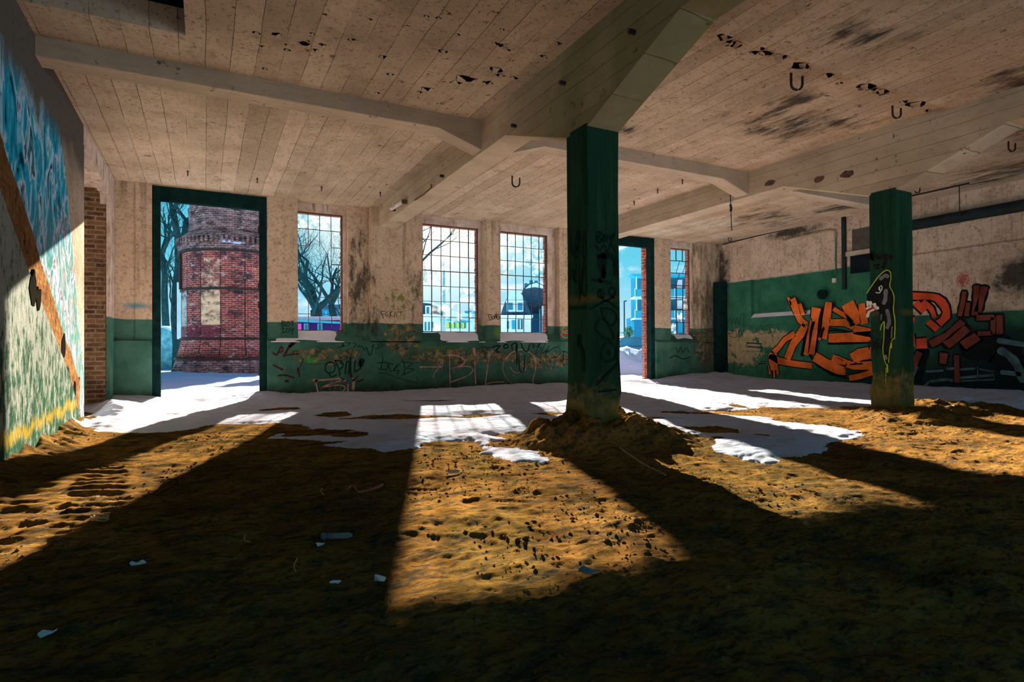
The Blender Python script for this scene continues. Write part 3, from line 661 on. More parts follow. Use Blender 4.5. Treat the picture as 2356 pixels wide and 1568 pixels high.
# corner buttress in the back right corner
bm = bmesh.new(); box(bm, 12.86, 12.02, -.3, XR, 12.3, 2.82); tag(obj('trim_9', bm, M['frame']), 'dark green boxed corner post', kind='structure')

# rear wall left out, unseen, so that skylight fills the foreground
bm = bmesh.new(); box(bm, -3.2, -2.0, 6.4, 13.8, 13.0, 6.6); box(bm, -3.2, -2.0, 4.2, -3.0, 13, 6.4); box(bm, 13.5, -2.0, 4.2, 13.8, 13, 6.4); box(bm, -3.2, -2.0, 4.2, 13.8, -1.8, 6.4); tag(obj('roof', bm, M['grime']), 'flat roof above the hall', kind='structure')

# ------------------------------------------------------------------ columns
def column(x0, name, label):
    bm = bmesh.new(); pts = []
    zs = [-.2, .05, .18, .3, .5, .8, 1.2, 1.8, 2.4, 3.08]; rings = []
    for z in zs:
        j = .022 if z < .6 else .004
        ring = []
        for u, v in ((0, 0), (.18, 0), (.37, 0), (.37, .18), (.37, .36), (.18, .36), (0, .36), (0, .18)):
            ring.append(bm.verts.new((x0+u+rnd.uniform(-j, j), 4.66+v+rnd.uniform(-j, j), z)))
        rings.append(ring)
    for A, B in zip(rings, rings[1:]):
        for k in range(8): bm.faces.new((A[k], A[(k+1) % 8], B[(k+1) % 8], B[k]))
    bm.faces.new(rings[-1]); 
    return tag(obj(name, bm, M['column']), label, kind='structure')
col1 = column(3.24, 'column', 'near square column, dark green paint with black scribbles')
col2 = column(8.27, 'column', 'far square column with a painted shark shape')
col1['category'] = 'column'; col2['category'] = 'column'

# ------------------------------------------------------------------ painted writing on walls and columns
A3 = Z(600, 760, .1528); A4 = Z(960, 700, .1528); Yd = 12.30
def drips(z, pts, w_=.008, mn=25, mx_=80, step=1):
    out = []
    for a, b in pts[::step]: out.append((z([(a, b), (a+rnd.uniform(-3, 3), b+rnd.uniform(mn, mx_))]), w_))
    return out
S = [(A3([(820, 750), (850, 880), (885, 1020)]), .022), (A3([(830, 750), (950, 742), (1200, 720), (1265, 740)]), .022), (A3([(1240, 745), (1000, 820), (870, 870)]), .018), (A3([(870, 870), (1000, 840), (1180, 820), (1270, 850), (1240, 910), (1150, 960), (950, 970)]), .018),
     (A3([(1312, 805), (1310, 930)]), .026), (A3([(1400, 720), (1390, 880)]), .04), (A3([(800, 745), (850, 760)]), .05), (A3([(1200, 730), (1270, 750)]), .045)]
S += drips(A3, [(810, 770), (840, 780), (860, 900), (960, 740), (1060, 735), (1150, 730), (900, 860), (1040, 840), (1120, 830), (1200, 830), (1310, 920), (1400, 860)], .006)
paint('graffiti_lettering', M['pink'], S, 'Y', Yd, wall_back, -.003, label='dripping pink tag reading BI')
S = [(A4([(40, 940), (370, 940)]), .022), (A4([(370, 940), (290, 880), (340, 830), (390, 860), (372, 935)]), .012), (A4([(330, 950), (260, 1030), (240, 1100)]), .012),
     (A4([(490, 740), (490, 1000), (500, 1330)]), .018), (A4([(470, 770), (600, 770), (700, 830), (690, 900), (520, 970)]), .024), (A4([(520, 970), (700, 930), (830, 960), (780, 1060), (500, 1170)]), .016),
     (A4([(870, 850), (870, 1000), (880, 1200)]), .020), (A4([(1085, 750), (1050, 1000), (1025, 1210)]), .018), (A4([(1025, 1200), (1150, 1170), (1300, 1165)]), .015),
     (A4([(1330, 830), (1400, 740), (1530, 680), (1650, 700), (1760, 790), (1785, 950), (1740, 1150), (1780, 1220)]), .017), (A4([(1300, 870), (1290, 1000), (1360, 1130), (1470, 1210), (1620, 1210)]), .012), (A4([(1400, 940), (1450, 1010), (1530, 1030), (1620, 990), (1640, 930)]), .013), (A4([(850, 660), (870, 760)]), .05)]
S += drips(A4, [(60, 950), (120, 950), (240, 950), (370, 960), (540, 975), (560, 970), (700, 860), (880, 860), (1100, 840), (1780, 860)], .006)
paint('graffiti_lettering', M['pink'], S, 'Y', Yd, wall_back, -.003, label='big thin pink lettering reading BILO with an arrow')
S = [(A3([(180, 330), (230, 370), (260, 330), (310, 240), (330, 300), (280, 330)]), .035), (A3([(350, 390), (420, 260), (520, 180)]), .05), (A3([(480, 180), (430, 240)]), .06), (A3([(380, 370), (560, 350)]), .03), (A3([(190, 520), (330, 590)]), .04), (A3([(260, 680), (360, 670), (500, 710)]), .035), (A3([(370, 760), (410, 760)]), .05), (A3([(560, 560), (580, 690)]), .04), (A3([(640, 430), (590, 560)]), .02), (A3([(1350, 600), (1360, 700)]), .05), (A3([(1470, 680), (1380, 760)]), .03), (A3([(1450, 770), (1540, 740)]), .04)]
paint('graffiti_scrawl', M['maroon'], S, 'Y', Yd, wall_back, -.003, label='blotchy dark red scrawl beside the tower doorway')
S = [(A3([(1050, 470), (985, 500), (970, 600), (1040, 640), (1110, 600), (1110, 500), (1050, 470)]), .02), (A3([(1030, 640), (1060, 700), (1140, 665)]), .02), (A3([(1120, 450), (1180, 600), (1190, 670)]), .02), (A3([(1110, 450), (1200, 460), (1240, 530), (1180, 590)]), .02), (A3([(1270, 650), (1290, 480), (1330, 480), (1320, 650)]), .022), (A3([(1350, 400), (1350, 620)]), .024), (A3([(1420, 450), (1410, 600), (1440, 610), (1500, 560), (1490, 440)]), .022), (A3([(1530, 440), (1500, 520)]), .07),
     (A3([(1840, 400), (1810, 570)]), .012), (A3([(1750, 490), (1880, 480), (1990, 510)]), .012), (A3([(1770, 580), (1900, 580), (1920, 500), (1960, 620), (2060, 510)]), .012), (A3([(2100, 490), (2000, 610), (2080, 600), (2050, 660)]), .012), (A3([(2130, 440), (2170, 560), (2150, 670)]), .014), (A3([(2110, 470), (2280, 500), (2180, 570), (2320, 580), (2130, 670)]), .013), (A3([(1780, 640), (1900, 650), (2000, 690), (2350, 790), (2340, 700)]), .010),
     (A3([(1210, 180), (1250, 200), (1215, 220), (1270, 230), (1160, 255)]), .012), (A3([(1280, 180), (1350, 190), (1300, 230)]), .012), (A3([(1380, 180), (1430, 200), (1400, 260)]), .012), (A3([(1450, 240), (1530, 240), (1560, 300), (1590, 250), (1640, 380), (1700, 210), (1670, 250)]), .014), (A3([(1870, 150), (1760, 220)]), .012), (A3([(1870, 200), (1730, 280)]), .012)]
paint('graffiti_scrawl', M['grafb'], S, 'Y', Yd, wall_back, -.005, label='faded black tags low on the green dado left of the pair of windows')
S = [(A4([(970, 620), (990, 700), (1030, 640), (1050, 690)]), .012), (A4([(980, 640), (1130, 650)]), .01), (A4([(1130, 640), (1250, 620), (1180, 700), (1240, 720)]), .02), (A4([(1300, 620), (1350, 600), (1370, 640), (1310, 660), (1300, 620)]), .02), (A4([(1420, 600), (1430, 690)]), .02), (A4([(1430, 600), (1490, 580), (1480, 700)]), .02), (A4([(1500, 600), (1500, 900)]), .02), (A4([(1530, 760), (1540, 980), (1600, 1010), (1620, 760)]), .016), (A4([(1560, 580), (1600, 680), (1660, 700), (1690, 600)]), .02),
     (A4([(1710, 580), (1760, 660), (1740, 580), (1790, 640), (1850, 580), (1770, 750)]), .011), (A4([(1850, 590), (1800, 640), (1870, 650), (1780, 760)]), .010), (A4([(1930, 580), (1850, 760), (1960, 680), (1930, 770)]), .011), (A4([(1990, 620), (1940, 720), (2080, 640), (2140, 660), (2150, 740), (2090, 790), (2020, 795)]), .011), (A4([(2200, 700), (2200, 860)]), .012), (A4([(2180, 700), (2290, 730)]), .012), (A4([(2150, 850), (2200, 820), (2290, 840)]), .012), (A4([(2250, 860), (2290, 930)]), .012)]
paint('graffiti_scrawl', M['grafk'], S, 'Y', Yd, wall_back, -.005, label='black tags under the domed villa window')
S = [(A4([(2280, 320), (2190, 350), (2190, 420), (2280, 430), (2300, 380)]), .022), (A4([(2290, 400), (2200, 410), (2170, 460), (2220, 500), (2300, 490)]), .022)]
paint('graffiti_scrawl', M['orange'], S, 'Y', 12.38, wall_back, -.003, label='orange spray loop beside the near column')
S = [(A4([(1065, 150), (1090, 240)]), .012), (A4([(1065, 160), (1115, 152), (1105, 190), (1130, 215), (1090, 238)]), .012), (A4([(1140, 175), (1118, 200), (1145, 218), (1160, 190), (1140, 175)]), .012), (A4([(1168, 222), (1172, 145), (1192, 210), (1196, 130)]), .012), (A4([(1238, 150), (1205, 155), (1200, 215), (1240, 210), (1240, 180), (1215, 185)]), .012)]
paint('graffiti_lettering', M['grafk'], S, 'Y', 12.38, wall_back, -.003, label='small black tag reading BONG')
F1 = Z(600, 420, .3443)
S = [(F1([(800, 860), (820, 905)]), .012), (F1([(800, 862), (830, 858)]), .010), (F1([(805, 880), (826, 876)]), .010), (F1([(850, 862), (834, 870), (836, 890), (856, 890)]), .010), (F1([(862, 858), (866, 900)]), .010), (F1([(880, 856), (866, 880), (884, 896)]), .010), (F1([(890, 900), (898, 858), (908, 895)]), .010), (F1([(915, 865), (945, 862)]), .010), (F1([(940, 860), (930, 890)]), .010)]
paint('graffiti_lettering', M['grafk'], S, 'Y', Yd, wall_back, -.003, label='small black tag on the mouldy pier under the beam')
B1 = Z(640, 440, .2297)
S = [(B1([(35, 1300), (40, 1350), (70, 1340), (45, 1322), (70, 1305), (35, 1300)]), .014), (B1([(90, 1305), (80, 1345), (115, 1340), (110, 1305), (90, 1305)]), .014), (B1([(125, 1300), (155, 1300)]), .014), (B1([(140, 1300), (145, 1350)]), .014), (B1([(35, 1370), (60, 1370), (40, 1400), (70, 1410), (30, 1420)]), .014), (B1([(85, 1375), (80, 1410), (110, 1405), (105, 1375), (85, 1375)]), .014), (B1([(120, 1370), (135, 1395), (155, 1365), (135, 1430)]), .014)]
paint('graffiti_lettering', M['grafb'], S, 'Y', 12.38, wall_back, -.003, label='two line dark tag beside the leftmost window')
S = [(Z(1400, 520, .2423)([(640, 1150), (660, 1200), (690, 1140), (700, 1200), (740, 1150), (760, 1200)]), .02), (Z(1400, 520, .2423)([(580, 1250), (640, 1230), (700, 1260), (780, 1240)]), .02)]
paint('graffiti_scrawl', M['grafb'], S, 'Y', Yd, wall_back, -.004, label='dark scrawl below the narrow window')

# orange lettering on the right wall
R6 = Z(1640, 580, .2169); R7 = Z(2080, 560, .2423)
k6 = .00247; k7 = .0022
ORA = [([(840, 495), (880, 600), (930, 720), (990, 770)], 78), ([(920, 545), (960, 670)], 46), ([(985, 770), (930, 870), (850, 980), (790, 1130)], 85), ([(600, 1090), (700, 1150), (850, 1180), (1050, 1205)], 66), ([(635, 1080), (650, 1250)], 105), ([(600, 1200), (608, 1290)], 24), ([(650, 1250), (655, 1330)], 20), ([(690, 1250), (690, 1290)], 30),
       ([(870, 860), (760, 930), (700, 1010), (650, 1060)], 60), ([(1110, 590), (1090, 700), (1070, 850), (1045, 1080)], 78), ([(1062, 730), (1030, 860), (990, 1090)], 56), ([(1230, 530), (1210, 700), (1190, 830), (1170, 915)], 80), ([(1180, 800), (1130, 930)], 30), ([(1280, 600), (1400, 670), (1480, 740)], 48), ([(1240, 745), (1400, 745), (1500, 790)], 76), ([(1230, 910), (1400, 905), (1700, 890)], 100), ([(1430, 540), (1480, 650), (1520, 770)], 120), ([(1580, 545), (1590, 650), (1610, 760)], 70), ([(1500, 820), (1700, 860)], 90),
       ([(1080, 1105), (1200, 1180), (1330, 1240), (1410, 1250)], 92), ([(1270, 1115), (1420, 1180), (1500, 1205), (1700, 1200)], 80), ([(1480, 1130), (1560, 1085), (1700, 1060)], 105), ([(1450, 1335), (1560, 1315), (1700, 1270)], 50), ([(800, 480), (830, 560)], 28), ([(1060, 580), (1050, 700)], 18)]
blk = [(R6(p_), (w_+34)*k6*.86) for p_, w_ in ORA]
blk += [(R6([(1160, 600), (1110, 900), (1080, 1090)]), .12), (R6([(1000, 800), (950, 1100)]), .10), (R6([(1230, 830), (1350, 830), (1480, 850)]), .06), (R6([(1220, 960), (1400, 960), (1700, 940)]), .10), (R6([(1030, 1090), (1120, 1200), (1260, 1290), (1420, 1320)]), .08), (R6([(480, 1180), (560, 1180)]), .03), (R6([(500, 1160), (560, 1155)]), .02)]
paint('graffiti_backing', M['grafk'], blk, 'X', XR, wall_right, -.004, smooth=1, ends=False, label='black outline of the orange lettering')  # black paint layer behind the letters, showing as their outline
paint('graffiti_lettering', M['orange'], [(R6(p_), w_*k6*.96) for p_, w_ in ORA], 'X', XR, wall_right, -.007, smooth=1, ends=False, label='large angular orange graffiti lettering')
S = [(R6([(1420, 1180), (1400, 1240)]), .02), (R6([(1460, 1190), (1590, 1180)]), .035), (R6([(1330, 1120), (1390, 1150)]), .02), (R6([(1240, 800), (1460, 840)]), .03), (R6([(1430, 670), (1500, 740)]), .015), (R6([(1410, 700), (1470, 760)]), .015), (R6([(1160, 900), (1180, 790)]), .02)]
paint('graffiti_scrawl', M['grafk'], S, 'X', XR, wall_right, -.009, label='black cuts inside the orange lettering')
OR2 = [([(30, 500), (180, 500), (310, 515), (390, 600), (400, 690), (330, 760)], 66), ([(180, 545), (260, 620), (290, 700)], 42), ([(110, 560), (200, 640)], 60), ([(60, 725), (100, 730)], 60), ([(230, 740), (320, 815)], 66), ([(60, 860), (85, 980)], 60), ([(120, 950), (220, 945)], 90)]
paint('graffiti_backing', M['grafk'], [(R7(p_), (w_+34)*k7) for p_, w_ in OR2], 'X', XR, wall_right, -.004, smooth=2, ends=False, label='black outline right of the far column')
paint('graffiti_lettering', M['orangered'], [(R7(p_), w_*k7) for p_, w_ in OR2], 'X', XR, wall_right, -.007, smooth=2, ends=False, label='red orange curved letter right of the far column')
RR = [([(575, 455), (560, 560), (530, 690)], 36), ([(610, 560), (595, 690)], 36), ([(690, 400), (685, 560), (670, 680)], 44), ([(765, 410), (740, 510), (700, 650)], 52), ([(560, 740), (420, 870), (250, 955)], 66), ([(600, 800), (500, 880), (400, 965)], 80), ([(700, 880), (560, 970)], 76), ([(690, 705), (860, 700)], 46), ([(850, 700), (850, 860)], 40), ([(700, 855), (840, 850)], 38), ([(150, 1030), (100, 1140), (70, 1230)], 60), ([(500, 1060), (505, 1320)], 40), ([(380, 1040), (370, 1140)], 60), ([(905, 680), (905, 860)], 50)]
paint('graffiti_backing', M['grafk'], [(R7(p_), (w_+30)*k7) for p_, w_ in RR]+[(R7([(200, 1010), (160, 1150), (120, 1300)]), .2), (R7([(620, 980), (900, 1000), (1000, 1150)]), .55)], 'X', XR, wall_right, -.004, label='black area behind the darker letters')
paint('graffiti_lettering', M['rustred'], [(R7(p_), w_*k7) for p_, w_ in RR], 'X', XR, wall_right, -.007, smooth=1, ends=False, label='dark brown red letters near the right edge')
TT = [([(130, 1170), (70, 1300)], 20), ([(210, 1215), (370, 1205)], 22), ([(240, 1310), (400, 1290), (460, 1300)], 24), ([(410, 1190), (470, 1185)], 22), ([(540, 1195), (670, 1185)], 22), ([(720, 1190), (860, 1220)], 14), ([(540, 1275), (860, 1245)], 24), ([(540, 1305), (860, 1290)], 12), ([(900, 920), (1150, 960)], 46), ([(910, 1010), (1010, 1070), (1080, 1160), (1130, 1300)], 60), ([(930, 1220), (1100, 1240)], 40), ([(190, 1360), (240, 1310)], 20), ([(700, 1170), (700, 1300)], 8), ([(855, 1200), (860, 1290)], 8)]
paint('graffiti_shape', M['tealp'], [(R7(p_), w_*k7) for p_, w_ in TT], 'X', XR, wall_right, -.0085, label='dull teal strokes low on the right wall')
S = [(R6([(150, 680), (140, 770), (190, 700), (200, 780), (220, 690), (240, 770)]), .014), (R6([(240, 770), (260, 690), (280, 780), (300, 660), (330, 660), (320, 780)]), .016), (R6([(180, 830), (240, 830), (250, 900), (180, 890), (180, 830)]), .016), (R6([(260, 900), (290, 820), (310, 900), (330, 820)]), .014), (R6([(390, 820), (400, 770), (420, 820), (440, 770), (460, 820), (480, 780)]), .012), (R6([(490, 820), (510, 770), (530, 820), (560, 780), (620, 770), (610, 830)]), .012), (R6([(420, 860), (470, 840), (520, 870), (560, 850), (610, 870)]), .012), (R6([(380, 820), (430, 780)]), .01), (R6([(360, 960), (520, 970)]), .03), (R6([(370, 1000), (530, 1010)]), .03), (R6([(350, 1050), (600, 1055)]), .01)]
paint('graffiti_scrawl', M['grafb'], S, 'X', XR, wall_right, -.004, label='small dark tags left of the orange lettering')

# columns
C1 = Z(1280, 480, .3314)
S = [(C1([(275, 165), (285, 235), (315, 215), (290, 195), (310, 165), (278, 160)]), .022), (C1([(330, 190), (320, 225), (345, 225), (345, 190), (330, 190)]), .02), (C1([(355, 180), (370, 210), (400, 170), (375, 240)]), .018), (C1([(270, 250), (300, 290), (330, 250), (350, 300), (380, 250), (410, 300)]), .018), (C1([(290, 330), (330, 330), (325, 450), (300, 500)]), .05), (C1([(330, 470), (300, 340), (400, 340), (410, 460)]), .06), (C1([(250, 495), (380, 515)]), .03), (C1([(300, 560), (285, 600), (320, 620), (330, 580), (300, 560), (330, 640), (390, 610), (410, 570), (380, 545), (365, 590), (400, 620)]), .02), (C1([(230, 700), (300, 660), (350, 640), (430, 700)]), .022), (C1([(300, 690), (380, 700), (420, 760), (380, 810), (330, 760), (310, 700)]), .02), (C1([(260, 830), (310, 760), (370, 830), (400, 900), (340, 900), (260, 830)]), .018), (C1([(340, 930), (310, 1000), (340, 1060), (400, 1040), (410, 960), (360, 920)]), .024), (C1([(360, 980), (370, 1010)]), .03), (C1([(420, 1080), (330, 1170), (280, 1220)]), .026), (C1([(290, 1270), (410, 1255)]), .02), (C1([(430, 860), (420, 1000), (430, 1120)]), .016)]
paint('graffiti_scrawl', M['grafc'], S, 'Y', 4.66, col1, -.008, label='black looping scrawl on the dark front face')
S = [(C1([(95, 150), (100, 230), (115, 330), (130, 240)]), .018), (C1([(150, 150), (140, 280), (165, 250), (160, 160)]), .035), (C1([(190, 150), (190, 320), (210, 340), (205, 160)]), .016), (C1([(135, 300), (130, 360), (180, 290)]), .014), (C1([(100, 370), (100, 500), (115, 400), (130, 520), (145, 390)]), .014), (C1([(165, 370), (165, 650), (185, 400), (200, 380), (180, 560), (210, 600), (205, 400)]), .016), (C1([(115, 440), (140, 430), (120, 480), (150, 520)]), .014), (C1([(165, 880), (160, 940), (185, 1000), (190, 1120)]), .06), (C1([(100, 690), (210, 685)]), .03)]
paint('graffiti_scrawl', M['grafc'], S, 'X', 3.24, col1, -.008, label='thin upright black tags on the lighter side face')
C5 = Z(1940, 560, .2551)
body = C5([(217, 450), (270, 370), (330, 290), (390, 245), (425, 260), (432, 310), (425, 390), (450, 440), (462, 500), (455, 600), (470, 700), (465, 850), (440, 880), (425, 960), (410, 1060), (400, 1090), (375, 1040), (365, 950), (375, 850), (370, 740), (355, 690), (345, 740), (330, 680), (330, 620), (300, 590), (270, 560), (217, 550)])
o5 = -.010
paint('painted_shark', M['grafk'], [], 'X', 8.27, col2, o5, label='dripping black shark shape with a yellow green outline', fills=[body])
paint('shark_highlight', M['greyp'], [(C5([(340, 320), (380, 290), (410, 300)]), .05), (C5([(390, 420), (385, 500), (370, 540)]), .055), (C5([(400, 600), (420, 700), (400, 760)]), .05), (C5([(445, 750), (440, 850)]), .02), (C5([(385, 1010), (390, 1040)]), .04), (C5([(350, 640), (345, 690)]), .02)], 'X', 8.27, col2, o5-.002)
paint('shark_eye', M['white'], [(C5([(300, 440), (330, 445), (355, 410), (350, 380), (325, 400)]), .012), (C5([(330, 400), (335, 420)]), .022), (C5([(245, 530), (255, 550)]), .05), (C5([(285, 545), (300, 580), (320, 580)]), .045), (C5([(225, 520), (225, 560)]), .03), (C5([(217, 590), (250, 575), (285, 590), (240, 610), (225, 660)]), .04)], 'X', 8.27, col2, o5-.004)
paint('shark_mouth', M['redp'], [(C5([(217, 605), (250, 590), (275, 575)]), .028)], 'X', 8.27, col2, o5-.006)
ol = C5([(217, 450), (270, 370), (330, 290), (390, 242), (428, 255), (436, 310), (425, 385), (453, 440), (465, 500), (458, 600), (473, 700), (468, 860)])
paint('shark_outline', M['ygreen'], [(ol, .014), (C5([(468, 850), (440, 880), (425, 960), (413, 1070)]), .012), (C5([(375, 700), (372, 850), (362, 950), (375, 1040), (395, 1095)]), .012), (C5([(375, 700), (350, 735), (340, 780)]), .012), (C5([(440, 880), (440, 940)]), .018), (C5([(403, 1090), (405, 1160)]), .018), (C5([(392, 1120), (390, 1195)]), .010), (C5([(388, 1205), (388, 1245)]), .006)], 'X', 8.27, col2, o5-.003)
paint('graffiti_lettering', M['grafk'], [(C5([(240, 810), (255, 830), (275, 780)]), .012), (C5([(250, 840), (270, 830), (275, 850), (255, 860), (250, 840)]), .012), (C5([(230, 880), (240, 960), (245, 870), (265, 920), (262, 970)]), .012), (C5([(275, 870), (285, 950), (290, 870), (300, 960)]), .012), (C5([(295, 865), (330, 860)]), .012), (C5([(312, 870), (315, 1000)]), .012), (C5([(330, 900), (325, 940), (345, 935), (355, 860), (350, 960)]), .012), (C5([(240, 100), (270, 150), (260, 80), (320, 130), (380, 110), (380, 180), (360, 220)]), .05), (C5([(280, 200), (330, 190)]), .03), (C5([(300, 220), (325, 225)]), .03), (C5([(420, 110), (440, 140)]), .04)], 'X', 8.27, col2, o5, label='small black tags on the far column')

# ------------------------------------------------------------------ numpy noise
def _grid(seed): return np.random.RandomState(seed).rand(256, 256)
def vnoise(x, y, seed):
    g = _grid(seed); xi = np.floor(x).astype(int); yi = np.floor(y).astype(int); fx = x-xi; fy = y-yi
    fx = fx*fx*(3-2*fx); fy = fy*fy*(3-2*fy); a = g[xi % 256, yi % 256]; b = g[(xi+1) % 256, yi % 256]; c = g[xi % 256, (yi+1) % 256]; d_ = g[(xi+1) % 256, (yi+1) % 256]
    return (a*(1-fx)+b*fx)*(1-fy)+(c*(1-fx)+d_*fx)*fy-.5
def fbm(x, y, f, oct_=5, seed=1, gain=.5):
    s = np.zeros_like(x); a = 1.
    for i in range(oct_): s += a*vnoise(x*f+17.3*i, y*f+9.1*i, seed+i); f *= 2.03; a *= gain
    return s
def inpoly(x, y, poly):
    r = np.zeros(x.shape, bool); k = len(poly)
    for i in range(k):
        (xa, ya), (xb, yb) = poly[i], poly[(i+1) % k]
        c = ((ya > y) != (yb > y)) & (x < (xb-xa)*(y-ya)/((yb-ya) if yb != ya else 1e-9)+xa); r ^= c
    return r
def sdist(x, y, poly):
    d = np.full(x.shape, 1e9); k = len(poly)
    for i in range(k):
        (xa, ya), (xb, yb) = poly[i], poly[(i+1) % k]; dx, dy = xb-xa, yb-ya; L = dx*dx+dy*dy+1e-12
        t = np.clip(((x-xa)*dx+(y-ya)*dy)/L, 0, 1); d = np.minimum(d, np.hypot(x-xa-t*dx, y-ya-t*dy))
    return np.where(inpoly(x, y, poly), d, -d)
G = lambda px, py: tuple(at(px, py, 'Z', 0))[:2]
fr_ = np.random.RandomState(5)
FEET = [(fr_.uniform(-.8, 8.5), fr_.uniform(1.2, 7.2), fr_.uniform(0, 6.28), fr_.uniform(.12, .17)) for _ in range(90)]
LUMP = [(fr_.uniform(-1.2, 9.5), fr_.uniform(1.0, 7.4), fr_.uniform(.02, .06), fr_.uniform(.003, .010)) for _ in range(200)]
def ground(x, y):
    h = .05*fbm(x, y, .45, 3, 3)+.035*fbm(x, y, 1.7, 3, 9)
    near = np.clip((8.-y)/3, .25, 1)
    rid = 1-np.abs(fbm(x, y*1.5, 2.6, 4, 21))*2.2; h += near*.010*np.clip(rid, 0, 1)**3
    wx = x*.83+y*.56+.22*fbm(x, y, 2.3, 3, 201); wy = -x*.56+y*.83+.22*fbm(x, y, 2.3, 3, 211)
    h += near*(.022*fbm(wx, wy, 3.4, 5, 31, .64)+.011*(.25-np.abs(fbm(wx*1.1, wy*.8, 8., 4, 41, .6))))
    for cx, cy_, r_, hh in ((3.43, 4.82, .72, .17), (3.0, 4.9, .5, .08), (3.95, 4.7, .6, .10), (8.5, 4.8, .8, .05), (9.6, 4.6, .9, .10), (8.0, 4.3, .7, .08), (11., 5., 1.2, .10)):
        rr = np.hypot(x-cx, y-cy_)+.16*fbm(x, y, 3., 3, 51); k = np.clip(1-rr/r_, 0, 1); h += hh*np.minimum(1, k*2.2)*(1+.6*fbm(x, y, 9., 3, 61))
    h += .10*np.clip((x+1.05)/-.35, 0, 1)*(1+fbm(x, y, 5, 3, 71))*np.clip((9.6-y)*3, 0, 1)                       # bank along the left wall
    for cx, w_, y0_, y1_, am, pit_ in ((-.62, .20, 2.6, 6.6, .045, .15), (-1.08, .16, 5.6, 9.0, .03, .125), (-1.0, .18, 3.0, 5.4, .03, .17)):   # tyre treads
        xx = x-cx-.12*np.sin(y*.7); k = np.clip(1-np.abs(xx)/w_, 0, 1); k = np.minimum(1, k*3)*np.clip((y-y0_)*2, 0, 1)*np.clip((y1_-y)*2, 0, 1)
        h += k*am*.38*(np.sin(2*np.pi*(y+.35*xx)/pit_+1.5*fbm(x, y, 3, 2, 77))*.6-.25)
    for fx, fy_, a, L in FEET:
        m_ = (np.abs(x-fx) < .25) & (np.abs(y-fy_) < .25)
        if not m_.any(): continue
        dx, dy = x[m_]-fx, y[m_]-fy_; u = dx*math.cos(a)+dy*math.sin(a); v = -dx*math.sin(a)+dy*math.cos(a)
        e = np.sqrt((u/L)**2+(v/(L*.38))**2); h[m_] += np.where(e < 1, -.008*(1-e**4)+.005*np.sign(np.sin(u*140)), .006*np.exp(-((e-1.15)/.18)**2))
    for fx, fy_, r_, hh in LUMP:
        m_ = (np.abs(x-fx) < r_) & (np.abs(y-fy_) < r_)
        if m_.any():
            e = np.hypot(x[m_]-fx, y[m_]-fy_)/r_; h[m_] += hh*np.clip(1-e*e, 0, 1)
    return h
POLY = [G(*q) for q in [(150, 905), (190, 960), (205, 988), (260, 996), (330, 1003), (420, 992), (520, 978), (600, 976), (690, 984), (640, 1000), (700, 1016), (780, 1026), (870, 1036), (950, 1031), (1010, 1013), (1085, 1012), (1060, 1028), (1120, 1036), (1180, 1046), (1245, 1063), (1225, 1045), (1150, 1018), (1140, 1000), (1220, 985), (1310, 972), (1430, 968), (1440, 985), (1500, 1000), (1560, 996), (1650, 1004), (1690, 1045), (1760, 1056), (1850, 1045), (1930, 1035), (1900, 1020), (1955, 1000), (1930, 984), (1850, 972), (1760, 960), (1640, 950), (1570, 944), (1700, 941), (1760, 936), (1990, 945), (2100, 938), (2356, 950)]]+[(13.5, 5.0), (13.5, 13.2), (-3, 13.2), (-3, 9.5), (-1.6, 9.4)]
HOLES = [(640, 943, 46, 5), (770, 954, 40, 6), (860, 962, 75, 5), (1000, 960, 90, 4), (1130, 953, 60, 4), (1250, 950, 50, 4), (735, 996, 70, 8), (800, 1002, 40, 6), (1465, 963, 60, 4), (1580, 951, 70, 4), (1700, 934, 20, 3), (1640, 985, 60, 9), (1740, 1000, 30, 5), (1850, 948, 90, 6), (980, 921, 60, 2.5)]
def snowmask(x, y):
    s = sdist(x, y, POLY)+.30*fbm(x*.55, y, 1.8, 5, 81, .6)
    for px, py, rx, ry in HOLES:
        a, b = G(px, py), G(px+rx, py); c = G(px, py-ry); r1 = math.hypot(b[0]-a[0], b[1]-a[1]); r2 = math.hypot(c[0]-a[0], c[1]-a[1])
        ca, sa = math.cos(YAW), math.sin(YAW); dx, dy = x-a[0], y-a[1]; u = dx*ca-dy*sa; v = dx*sa+dy*ca
        e = np.sqrt((u/r1)**2+(v/r2)**2)+.5*fbm(x, y, 3, 3, 91); s = np.minimum(s, (e-1)*min(r1, r2)*1.2)
    return s
def axis_pts(a, b, f):
    out = [a]
    while out[-1] < b: out.append(out[-1]+f(out[-1]))
    out[-1] = b; return np.array(out)
ys = axis_pts(.6, 12.9, lambda v: min(.045, .0065+.0036*max(0, v-.6)))
xs = axis_pts(-2.7, 13.2, lambda v: .016 if v < 3 else (.022 if v < 6 else .034))
XX, YY = np.meshgrid(xs, ys); ZZ = ground(XX, YY)
